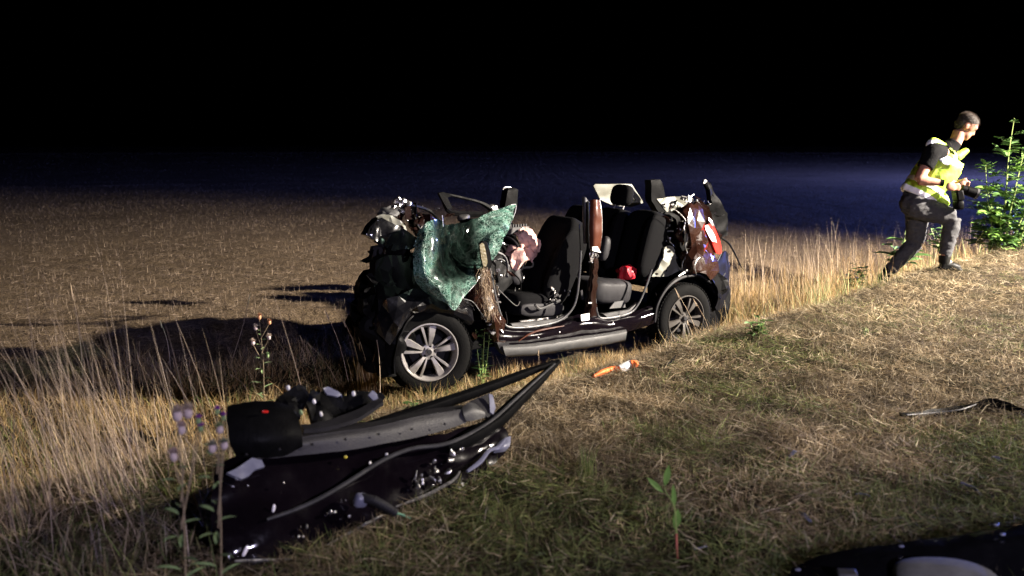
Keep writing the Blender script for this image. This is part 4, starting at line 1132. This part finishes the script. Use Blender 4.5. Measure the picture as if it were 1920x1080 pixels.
for (px, py) in ((1690, 1024), (1880, 1002), (1868, 984), (1496, 1068)):
    G().pad(P2(px, py, .045) - po, (.022, .014, .008), .8, None, 8, 6).build('glass_crumb', LILAC, pn)

# orange and white rolled sleeve on the grass
oc = empty('orange_sleeve', loc=tuple(onground(1150, 698)))
oo = oc.location.copy()
tag(oc, 'orange and white rolled fabric sleeve lying on grass below the sill', 'sleeve')
og = [onground(px, py, .03) - oo for px, py in ((1112, 706), (1126, 700), (1145, 694), (1164, 691))]
G().curve(og, [.012, .034, .036, .030], 12, 5, .6).build('orange_cloth', ORANGE, oc)
ow = [onground(px, py, .04) - oo for px, py in ((1162, 692), (1172, 688), (1184, 682))]
G().curve(ow, [.030, .034, .032], 12, 5, .7).build('white_band', WHITE, oc)
G().curve([onground(px, py, .04) - oo for px, py in ((1183, 683), (1190, 683), (1194, 686))], [.031, .03, .012], 12, 4, .7).build('orange_end', ORANGE, oc)
# pale shards in the dark verge
for k, (px, py, lb) in enumerate(((1508, 970, 'curved pale splinter nearest the left end of the black panel'), (1622, 932, 'small pale splinter in dark grass above the black panel'), (1868, 862, 'largest pale splinter below the long black trim strip'), (1486, 852, 'thin pale splinter on brown grass left of the trim strip'), (1318, 1030, 'pale splinter at the foot of the seedling'), (1820, 918, 'pale splinter in dark grass above the pale grey pad'))):
    p = onground(px, py, .03)
    a = random.random() * 6
    l_ = random.uniform(.025, .05)
    o = G().sheet([[Vector((-l_, -.006, 0)), Vector((0, -.008, .012)), Vector((l_, -.004, 0))], [Vector((-l_, .006, .006)), Vector((0, .008, .02)), Vector((l_, .004, .006))]], 3, 2, .008, 20, .003, k).build('plastic_splinter', LILAC)
    o.location = p
    o.rotation_euler = (random.uniform(-.5, .5), random.uniform(-.5, .5), a)
    tag(o, lb, 'splinter', 'pale splinters scattered on the verge')

# ------------------------------------------------------------------ plants
def leaf(g, p, d, n_, L, W, bend=.15, lob=False):
    d = Vector(d).normalized(); n_ = Vector(n_)
    s_ = d.cross(n_).normalized()
    n_ = s_.cross(d).normalized()
    V = [p]
    prof = [(.25, .75), (.5, 1.0), (.75, .7)]
    for t_, ww in prof:
        c = p + d * L * t_ - n_ * bend * L * t_ * t_
        V += [c - s_ * W / 2 * ww + n_ * W * .12, c - n_ * W * .05, c + s_ * W / 2 * ww + n_ * W * .12]
    V.append(p + d * L - n_ * bend * L)
    F = [(0, 2, 1), (0, 3, 2)]
    for i in range(2):
        b = 1 + i * 3
        F += [(b, b + 1, b + 4, b + 3), (b + 1, b + 2, b + 5, b + 4)]
    F += [(7, 8, 10), (8, 9, 10)]
    g.add(V, F)
def rv():
    return Vector((random.uniform(-1, 1), random.uniform(-1, 1), random.uniform(-1, 1)))
# the leafy shrub at the right edge: compound leaves on a few upright shoots
sx, sy = 6.05, 11.2
sh = empty('green_shrub', loc=(sx, sy, H(sx, sy)))
tag(sh, 'tall bright green leafy shrub beside the running man', 'shrub')
stg, lvg, lvd = G(), G(), G()
def compound(g, p, d, L, nl, lw):
    d = d.normalized()
    s_ = d.cross(Vector((0, 0, 1)))
    s_ = s_.normalized() if s_.length > .1 else Vector((1, 0, 0))
    for i in range(nl):
        t_ = .2 + .8 * i / nl
        q = p + d * L * t_ - Vector((0, 0, 1)) * L * .25 * t_ * t_
        for sg in (-1, 1):
            leaf(g, q, s_ * sg + d * .7 + rv() * .25, Vector((0, 0, 1)) + rv() * .3, lw * (1.1 - .5 * t_) * 1.5, lw * .62, .25)
    leaf(g, p + d * L * .95 - Vector((0, 0, 1)) * L * .25, d + rv() * .2, Vector((0, 0, 1)), lw * 1.2, lw * .6, .2)
shoots = [((0, 0), (.03, 0, 1), 1.66), ((-.12, .05), (-.12, .05, 1), 1.12), ((.14, .08), (.12, 0, 1), 1.36), ((-.2, -.05), (-.20, -.1, 1), .86), ((.25, -.05), (.2, -.1, 1), .95), ((0, -.12), (.02, -.22, 1), .85), ((.40, .0), (.25, .05, 1), 1.1), ((-.15, -.2), (-.12, -.3, 1), .55), ((.3, -.2), (.1, -.3, 1), .6), ((-.05, .1), (-.04, .1, 1), .9)]
for (bx_, by_), d, Ls in shoots:
    d = Vector(d).normalized()
    b0 = Vector((bx_ * .5, by_ * .5, 0))
    pts = [b0 + d * Ls * t_ + Vector((math.sin(t_ * 7 + bx_ * 9), math.cos(t_ * 6 + by_ * 7), 0)) * .02 for t_ in (0, .25, .5, .75, 1)]
    stg.curve(pts, [.014, .012, .009, .006, .003], 6, 3)
    nb = int((13 if Ls > 1.3 else 20) * Ls)
    for i in range(nb):
        t_ = .10 + .9 * i / nb
        p = b0 + d * Ls * t_
        a = i * 2.4 + bx_ * 5
        low = 1.25 - .75 * t_
        if random.random() < .16: continue
        dr = Vector((math.cos(a), math.sin(a), .35 + .5 * t_)) + rv() * .45
        compound(lvg if random.random() < .7 else lvd, p, dr, .25 * low * random.uniform(.5, 1.35), random.choice((3, 4, 4, 5)), .10 * (.5 + .5 * low) * random.uniform(.55, 1.4))
stg.build('stem', STEMG, sh)
lvg.build('leaves', LEAF, sh, smooth=False)['kind'] = 'stuff'
lvd.build('leaves', LEAFY, sh, smooth=False)['kind'] = 'stuff'

def herb(name, label, px, py, hgt, nst, lw, m1, m2, spread=.35, cat='weed', nl=9):
    p = onground(px, py)
    e = empty(name, loc=tuple(p - Vector((0, 0, .01))))
    tag(e, label, cat)
    a, b = G(), G()
    for k in range(nst):
        d = Vector((random.uniform(-1, 1) * spread, random.uniform(-1, 1) * spread, 1)).normalized()
        Ls = hgt * random.uniform(.65, 1.0) if k else hgt
        if k == 0: d = Vector((.04, 0, 1)).normalized()
        a.curve([Vector((0, 0, 0)), d * Ls * .5 + rv() * .012, d * Ls], [.006, .005, .002], 5, 4)
        for i in range(nl):
            t_ = .15 + .85 * i / nl
            an = i * 2.4 + k
            leaf(b, d * Ls * t_, Vector((math.cos(an), math.sin(an), .4)), Vector((0, 0, 1)) + rv() * .3, lw * random.uniform(.7, 1.3) * (1.2 - .5 * t_), lw * .45, .3)
    a.build('stem', m1, e)
    b.build('leaves', m2, e, smooth=False)['kind'] = 'stuff'
    return e
herb('climbing_weed', 'spindly green weed growing beside the front wheel', 905, 722, .50, 4, .065, STEMG, LEAF, .14, nl=18)
herb('broad_leaf_weed', 'broad leafed green weed behind the running man', 1690, 500, .42, 6, .20, STEMG, LEAF, .55, nl=6)
herb('low_weed', 'low green weed in the ditch behind the door armrest', 775, 775, .10, 4, .07, STEMG, LEAF, .7, nl=6)
herb('verge_weed', 'small dark green weed on the bright dry verge right of the wreck', 1622, 630, .08, 3, .05, STEMG, LEAF, .6, nl=5)
herb('edge_weed', 'green weed at the edge of the tall grass behind the wreck', 1420, 632, .18, 5, .08, STEMG, LEAF, .6, nl=7)
herb('undergrowth_weed', 'leafy green weed low in front of the shrub', 1760, 470, .34, 6, .12, STEMG, LEAF, .6, nl=7)
herb('foot_weed', 'green weed in the grass beside the rear shoe', 1600, 540, .30, 6, .10, STEMG, LEAF, .6, nl=7)
# sapling with red stem in the foreground
sp = onground(1270, 1050)
sa = empty('seedling', loc=tuple(sp))
tag(sa, 'young seedling with bright green leaves and a red stem in the foreground', 'seedling')
def sq(px, py):
    y0 = sp.y
    d = ray(px, py)
    return EYE + d * (y0 / d.y) - sp
G().curve([sq(1271, 1052), sq(1269, 1030), sq(1268, 1000)], [.004, .004, .005], 6, 4).build('stem', STEMR, sa)
G().curve([sq(1268, 1000), sq(1264, 950), sq(1250, 925), sq(1246, 915)], [.004, .003, .0025, .002], 6, 4).build('stem', STEMG, sa)
for (x0, y0, x1, y1, ww) in ((1244, 924, 1214, 895, .022), (1246, 912, 1255, 872, .03), (1264, 952, 1263, 908, .022), (1266, 992, 1272, 955, .036), (1267, 995, 1264, 962, .02)):
    g = G(); a, b = sq(x0, y0), sq(x1, y1)
    leaf(g, a, b - a, Vector((.2, -1, .35)), (b - a).length, ww, .08)
    g.build('leaf', LEAFY, sa)
tg_ = onground(1100, 900)
tu = empty('grass_tuft', loc=tuple(tg_))
tag(tu, 'upright green grass tuft left of the seedling in the foreground', 'grass tuft')
n = 70
b0 = np.stack([rng.normal(0, .02, n), rng.normal(0, .02, n), np.zeros(n)], 1)
V, F, T = blades(b0, rng.uniform(.06, .21, n), rng.uniform(0, 6.28, n), np.abs(rng.normal(.12, .12, n)), rng.uniform(0, .4, n), rng.uniform(.003, .006, n), pick(GRN, n) * 1.1, 3)
np_mesh('blades', V, F, BLADE, T, kind='stuff').parent = tu

# thistles
def thistle(name, label, root, heads, stemm):
    p0 = Vector(root)
    e = empty(name, loc=tuple(p0))
    tag(e, label, 'thistle')
    hub = None
    for (q, m_, r_, kind) in heads:
        q = Vector(q) - p0
        mid = Vector((q.x * .35, q.y * .35, q.z * .6))
        if hub is None:
            hub = q
            G().curve([Vector((0, 0, 0)), Vector((q.x * .3 + .012, q.y * .3, q.z * .5)), q - Vector((0, 0, r_))], [.003, .0025, .0015], 6, 5).build('stem', stemm, e)
        else:
            j = hub * random.uniform(.45, .8); j.x *= .8
            G().curve([j, j.lerp(q, .5) + Vector((0, 0, -.01)), q - Vector((0, 0, r_))], [.0026, .0022, .0016], 6, 4).build('stem', stemm, e)
        G().pad(q - Vector((0, 0, r_ * .6)), (r_ * 1.5, r_ * 1.5, r_ * 1.8), .9, None, 12, 8, r_ * .12, 60).build('bud', THGREEN if not kind else (FLUFFO if m_[0] > m_[2] * 3 else FLUFF), e)
        n = 160
        dirs = rng.normal(0, 1, (n, 3)); dirs[:, 2] = np.abs(dirs[:, 2]) + (.2 if kind else .9)
        az = np.arctan2(dirs[:, 1], dirs[:, 0]); ln = np.arctan2(np.hypot(dirs[:, 0], dirs[:, 1]), dirs[:, 2])
        cs = np.array(m_)[None] * rng.uniform(.75, 1.2, (n, 1))
        V, F, T = blades(np.tile(np.array(q), (n, 1)), rng.uniform(.7, 1.2, n) * r_ * (1.25 if kind else 1.4), az, ln, np.zeros(n), np.full(n, r_ * .22), cs, 2)
        o = np_mesh('flower_head', V, F, BLADE, T)
        o.parent = e
    lf = G()
    for k in range(16):
        t_ = .10 + .05 * k
        h_ = max(Vector(h[0]).z for h in heads) - p0.z
        a = k * 2.4
        leaf(lf, Vector((0, 0, h_ * t_)), Vector((math.cos(a), math.sin(a), .5)), Vector((0, 0, 1)), .10 * (1.2 - t_), .022, .3)
    lf.build('leaves', THGREEN, e, smooth=False)['kind'] = 'stuff'
def at_y(px, py, y0):
    d = ray(px, py)
    return EYE + d * (y0 / d.y)
WH, BR, PU = (.44, .35, .28), (.30, .15, .08), (.26, .05, .36)
r0 = at_y(492, 700, 6.6); r0.z = H(r0.x, r0.y)
thistle('brown_thistle', 'dry brown and white thistle standing before the car shadow', r0,
        [(at_y(486, 592, 6.6), BR, .020, 1), (at_y(505, 602, 6.6), BR, .018, 1), (at_y(474, 640, 6.62), WH, .021, 1), (at_y(504, 630, 6.58), WH, .020, 1), (at_y(479, 612, 6.6), FLUFF.node_tree and (.5, .42, .36), .02, 1), (at_y(502, 665, 6.6), (.16, .24, .10), .016, 0)], DRYST)
r0 = at_y(335, 960, 2.9); r0.z = H(r0.x, r0.y)
thistle('downy_thistle', 'blurred pale downy thistle at the left of the torn-off door', r0,
        [(at_y(332, 772, 2.9), WH, .022, 1), (at_y(352, 768, 2.92), WH, .021, 1), (at_y(340, 800, 2.9), (.48, .36, .33), .018, 1), (at_y(325, 850, 2.9), (.42, .32, .30), .018, 1), (at_y(372, 785, 2.9), PU, .012, 0), (at_y(376, 800, 2.9), PU, .012, 0)], DRYST)
r0 = at_y(402, 960, 2.9); r0.z = H(r0.x, r0.y)
thistle('purple_thistle', 'blurred green thistle with small purple flowers before the torn-off door', r0,
        [(at_y(407, 768, 2.9), PU, .011, 0), (at_y(419, 780, 2.9), PU, .011, 0), (at_y(412, 800, 2.9), (.24, .28, .12), .016, 1), (at_y(398, 835, 2.9), (.3, .3, .22), .018, 1), (at_y(420, 830, 2.9), (.2, .22, .14), .016, 1)], DRYST)
# broken branch in front of the rear door sill
br0 = onground(1230, 656)
bb = empty('broken_branch', loc=tuple(br0))
tag(bb, 'bent bare twig standing against the sill before the rear wheel', 'branch')
def bq(px, py): return at_y(px, py, br0.y) - br0
G().curve([bq(1232, 660), bq(1226, 636), bq(1218, 612), bq(1211, 596), bq(1214, 575)], [.010, .010, .011, .009, .007], 7, 5).build('stem', BARK, bb)
G().curve([bq(1216, 608), bq(1222, 600), bq(1226, 592)], [.008, .006, .003], 6, 4).build('fork', BARK, bb)

# ------------------------------------------------------------------ the running man
PY = 9.55
foot_ref = at_y(1780, 500, PY)
man = empty('person', loc=(foot_ref.x, PY, H(foot_ref.x, PY)))
tag(man, 'man in yellow reflective vest and grey trousers running right, holding a camera', 'person')
mo = man.location.copy()
def q(px, py, dy=0.0):
    return at_y(px, py, PY + dy) - mo
def organic(name, prims, m, parent, voxel=.011, smooth=4, extra=None):
    """limbs and masses welded into one continuous skin"""
    g = G()
    for kind, a in prims:
        if kind == 'limb': g.curve(a[0], a[1], 14, 6, a[2] if len(a) > 2 else 1.0)
        else: g.pad(*a)
    me = bpy.data.meshes.new(name)
    me.from_pydata(g.V, [], g.F)
    o = bpy.data.objects.new(name, me)
    COL.objects.link(o)
    md = o.modifiers.new('r', 'REMESH'); md.mode = 'VOXEL'; md.voxel_size = voxel
    sm = o.modifiers.new('s', 'SMOOTH'); sm.iterations = smooth; sm.factor = .5
    dg = bpy.context.evaluated_depsgraph_get()
    m2 = bpy.data.meshes.new_from_object(o.evaluated_get(dg))
    bpy.data.objects.remove(o)
    m2.name = name
    m2.materials.clear(); m2.materials.append(m)
    o = bpy.data.objects.new(name, m2)
    COL.objects.link(o)
    o.parent = parent
    m2.shade_smooth()
    return o
# joints (dy < 0 is nearer to the camera: his right side)
pel, hipR, hipL = q(1718, 384), q(1716, 386, -.09), q(1722, 386, .09)
kneeR, ankR, toeR = q(1787, 408, -.13), q(1771, 484, -.12), q(1800, 500, -.14)
kneeL, ankL, toeL = q(1716, 455, .10), q(1664, 512, .08), q(1652, 534, .07)
waist, chest, neck = q(1733, 350), q(1766, 308), q(1788, 272)
shR, shL = q(1750, 284, -.19), q(1782, 286, .19)
elR, wrR = q(1722, 338, -.26), q(1768, 343, -.30)
elL, wrL = q(1775, 350, .20), q(1792, 344, -.08)
hd = q(1812, 236)
fw_ = Vector((.80, -.22, -.54)).normalized()
dn_ = Vector((-.46, .10, -.88)); dn_ = (dn_ - fw_ * dn_.dot(fw_)).normalized()
sd_ = fw_.cross(dn_).normalized()
hrot = Matrix((fw_, sd_, -dn_)).transposed().to_euler()
def hp_(f, s, u): return hd + fw_ * f + sd_ * s - dn_ * u
EUL = lambda *a: Euler(a)
hand_c = q(1783, 350, -.30)
P = [('limb', ([pel + Vector((0, 0, -.03)), waist, chest, q(1772, 288)], [.15, .145, .165, .12])),
     ('limb', ([q(1770, 290), neck, hp_(-.02, 0, -.08)], [.075, .066, .066])),
     ('pad', (hp_(0, 0, .02), (.20, .155, .20), .9, hrot, 20, 14)),
     ('pad', (hp_(.035, 0, -.065), (.13, .115, .13), .9, hrot, 16, 12)),
     ('pad', (hp_(.072, 0, -.105), (.05, .06, .045), .9, hrot, 12, 8)),
     ('limb', ([hp_(.090, 0, .012), hp_(.100, 0, -.018), hp_(.106, 0, -.036), hp_(.090, 0, -.044)], [.010, .012, .015, .010])),
     ('pad', (hp_(.088, 0, .028), (.035, .11, .03), .8, hrot, 14, 8)),
     ('pad', (hp_(.088, 0, -.078), (.03, .055, .022), .9, hrot, 12, 8)),
     ('pad', (hp_(-.010, .078, -.015), (.045, .026, .066), .9, hrot, 12, 8)),
     ('pad', (hp_(-.010, -.078, -.015), (.045, .026, .066), .9, hrot, 12, 8)),
     ('limb', ([q(1768, 288, -.08), shR, shR.lerp(elR, .5), elR], [.08, .066, .058, .048])),
     ('limb', ([elR, elR.lerp(wrR, .3), wrR.lerp(elR, .2), wrR], [.048, .051, .036, .030])),
     ('limb', ([q(1770, 288, .08), shL, shL.lerp(elL, .5), elL], [.08, .064, .055, .046])),
     ('limb', ([elL, elL.lerp(wrL, .4), wrL], [.046, .046, .030])),
     ('pad', (hand_c, (.11, .045, .085), .7, EUL(0, .25, 0), 14, 10)),
     ('pad', (wrL + Vector((.03, -.04, 0)), (.09, .045, .08), .7, EUL(0, .1, -.3), 14, 10)),
     ('limb', ([pel, hipR, hipR.lerp(kneeR, .55), kneeR], [.12, .105, .085, .062])),
     ('limb', ([kneeR, kneeR.lerp(ankR, .35), ankR], [.060, .060, .042])),
     ('limb', ([pel, hipL, hipL.lerp(kneeL, .55), kneeL], [.12, .105, .085, .062])),
     ('limb', ([kneeL, kneeL.lerp(ankL, .35), ankL], [.060, .060, .042])),
     ('limb', ([ankR, ankR.lerp(toeR, .35) + Vector((0, 0, -.02)), ankR.lerp(toeR, .7) + Vector((0, 0, -.02))], [.04, .03, .016])),
     ('limb', ([ankL, ankL.lerp(toeL, .4), ankL.lerp(toeL, .7)], [.04, .03, .016]))]
# fingers: near hand closes over the top of the camera
for k in range(4):
    b = hand_c + Vector((.045, -.012 + .006 * k, .030 - .019 * k))
    L_ = (.036, .042, .040, .032)[k]
    P.append(('limb', ([b, b + Vector((L_ * .8, .004, -.004)), b + Vector((L_ * 1.35, .016, -.016)), b + Vector((L_ * 1.35, .034, -.024))], [.0105, .010, .009, .008])))
P.append(('limb', ([hand_c + Vector((-.01, .01, .035)), hand_c + Vector((.03, .022, .052)), hand_c + Vector((.062, .03, .046))], [.013, .012, .009])))
for k in range(4):
    b = wrL + Vector((.07, -.05 + .004 * k, .028 - .018 * k))
    P.append(('limb', ([b, b + Vector((.03, -.004, -.003)), b + Vector((.05, -.014, -.014))], [.010, .009, .008])))
P.append(('limb', ([wrL + Vector((.03, -.05, .03)), wrL + Vector((.06, -.06, .05)), wrL + Vector((.085, -.06, .05))], [.012, .011, .009])))
organic('body', P, SKIN, man, .0095, 3)
G().pad(hp_(.094, .032, .004), (.012, .026, .012), .9, hrot, 10, 8).build('eye', HAIR, man)
G().pad(hp_(.094, -.032, .004), (.012, .026, .012), .9, hrot, 10, 8).build('eye', HAIR, man)
hair = organic('hair', [('pad', (hp_(-.012, 0, .056), (.205, .162, .150), .9, hrot, 20, 14)), ('pad', (hp_(-.052, 0, .0), (.11, .160, .15), .9, hrot, 18, 12))], HAIR, man, .010, 2)
n = 4200
hv = np.array([v.co[:] for v in hair.data.vertices]); hn = np.array([v.normal[:] for v in hair.data.vertices])
ii = rng.integers(0, len(hv), n)
dr = hn[ii] + rng.normal(0, .35, (n, 3)) - np.array(fw_) * .25
az = np.arctan2(dr[:, 1], dr[:, 0]); ln = np.arctan2(np.hypot(dr[:, 0], dr[:, 1]), dr[:, 2])
V, F, T = blades(hv[ii] - hn[ii] * .004, rng.uniform(.012, .026, n), az, ln, rng.uniform(-.2, .5, n), np.full(n, .0028), np.array([[.05, .036, .027]]) * rng.uniform(.5, 1.9, (n, 1)), 2)
ho = np_mesh('hair_strands', V, F, BLADE, T, kind='stuff')
ho.parent = hair
organic('trousers', [('limb', ([q(1728, 362), pel, q(1716, 394)], [.155, .175, .15])),
    ('limb', ([pel, hipR, hipR.lerp(kneeR, .5), kneeR.lerp(hipR, .08), kneeR], [.14, .135, .115, .094, .084])),
    ('limb', ([kneeR, kneeR.lerp(ankR, .3), kneeR.lerp(ankR, .8), ankR + Vector((-.005, 0, .03))], [.084, .086, .066, .064])),
    ('limb', ([pel, hipL, hipL.lerp(kneeL, .5), kneeL], [.14, .135, .112, .088])),
    ('limb', ([kneeL, kneeL.lerp(ankL, .35), kneeL.lerp(ankL, .8), ankL.lerp(kneeL, .06)], [.088, .084, .068, .064]))], JEANS, man, .012, 5)
for o_, f_, a_ in ((man.children[-1], 16, .011), (man.children[-1], 34, .005)):
    for v in o_.data.vertices:
        c_ = v.co
        v.co = c_ + v.normal * noise.noise(Vector((c_.x * f_, c_.y * f_, c_.z * f_ * 2.2))) * a_
organic('t_shirt', [('limb', ([q(1722, 372), waist, chest, q(1774, 284), q(1785, 272), q(1790, 265)], [.155, .158, .178, .115, .082, .076])),
    ('limb', ([q(1766, 288, -.06), shR, shR.lerp(elR, .35), shR.lerp(elR, .56)], [.09, .088, .084, .080])),
    ('limb', ([q(1770, 288, .06), shL, shL.lerp(elL, .35), shL.lerp(elL, .6)], [.09, .084, .080, .074]))], SHIRT, man, .012, 4)
vest = organic('vest', [('limb', ([q(1716, 370), q(1722, 362), waist, chest, q(1774, 293), q(1784, 284)], [.172, .180, .196, .216, .168, .11])),
    ('limb', ([q(1774, 284, 0), q(1752, 270, -.10), q(1744, 276, -.15)], [.06, .058, .04])),
    ('limb', ([q(1760, 366, -.05), q(1772, 378, -.10), q(1776, 386, -.12)], [.08, .05, .02])),
    ('limb', ([q(1782, 296, .05), q(1797, 292, .05), q(1812, 281, .05)], [.09, .06, .022]))], HIVIS, man, .009, 4)
# wrinkle the vest and cut bands of tape from its surface
for v in vest.data.vertices:
    v.co += noise.noise_vector(v.co * 8) * .018 + noise.noise_vector(v.co * 20) * .004
def band(test, name='reflective_band', off=.004):
    me = vest.data
    g = G(); used = {}
    F = []
    for p in me.polygons:
        if test(p.center):
            f = []
            for vi in p.vertices:
                if vi not in used:
                    used[vi] = len(g.V)
                    g.V.append(tuple(me.vertices[vi].co + me.vertices[vi].normal * off))
                f.append(used[vi])
            F.append(tuple(f))
    g.F = F
    return g.build(name, TAPE, vest)
axis = (chest - pel).normalized()
def along(p): return (p - pel).dot(axis)
band(lambda p: .065 < along(p) < .125 and p.y < .20)
band(lambda p: .185 < along(p) < .235 and p.y < .20 and p.x < chest.x - .02)
sA, sB = q(1742, 268, -.17), q(1776, 300, -.20)
def segd(p, a, b):
    t_ = max(0, min(1, (p - a).dot(b - a) / (b - a).length_squared))
    return (p - a - (b - a) * t_)
band(lambda p: segd(p, sA, sB).length < .052 and p.y < -.02, off=.005)
# shoes
organic('shoe', [('limb', ([ankR + Vector((0, 0, .03)), ankR, ankR + Vector((0, 0, -.05))], [.062, .060, .056])), ('limb', ([ankR + Vector((-.035, 0, -.062)), ankR.lerp(toeR, .5) + Vector((0, 0, -.04)), toeR + Vector((0, 0, -.015))], [.048, .048, .030])), ('pad', (ankR.lerp(toeR, .4) + Vector((0, 0, -.075)), (.27, .095, .03), .6, EUL(0, .10, -.05), 16, 8))], LEATHER, man, .009, 3)
organic('shoe', [('limb', ([ankL.lerp(kneeL, .1), ankL, ankL + Vector((-.03, 0, -.04))], [.062, .060, .056])), ('limb', ([ankL + Vector((-.05, 0, -.02)), ankL.lerp(toeL, .5) + Vector((-.02, 0, -.01)), toeL + Vector((.02, 0, -.02))], [.048, .050, .036]))], LEATHER, man, .009, 3)
G().tube([wrR.lerp(elR, .13), wrR.lerp(elR, -.02)], .036, 16).build('wristwatch', BLACK, man)
# strap round the neck
G().curve([q(1782, 268, -.10), q(1788, 285, -.15), q(1796, 310, -.12), q(1797, 340, -.10), q(1799, 356, -.16)], .016, 6, 5, .25).build('camera_strap', BLACK, man)
# the camera
cm = empty('photo_camera', loc=tuple(q(1800, 368, -.24) + mo))
co = cm.location.copy()
tag(cm, 'black camera with pale rimmed lens in the hands of the running man', 'camera')
def qc(px, py, dy): return at_y(px, py, PY + dy) - co
G().box(qc(1796, 366, -.24), (.075, .13, .11), Euler((0, -.25, 0))).build('camera_body', BLACK, cm, bevel=.014)
G().pad(qc(1797, 384, -.24), (.085, .12, .10), .5, Euler((0, -.1, 0)), 14, 10).build('battery_grip', BLACK, cm)
G().box(qc(1792, 352, -.24), (.045, .07, .04), Euler((0, -.25, 0))).build('viewfinder_hump', BLACK, cm, bevel=.01)
l0, l1 = qc(1803, 354, -.24), qc(1833, 364, -.26)
G().tube([l0, l0.lerp(l1, .3), l0.lerp(l1, .32), l0.lerp(l1, .85)], [.045, .045, .05, .052], 20).build('lens', BLACK, cm)
G().tube([l0.lerp(l1, .85), l0.lerp(l1, .97), l1, l0.lerp(l1, .9)], [.054, .058, .056, .044], 20, False).build('lens_hood', GREYP, cm)
G().tube([l0.lerp(l1, .9), l0.lerp(l1, .91)], .046, 20).build('front_glass', GLOSSB, cm)
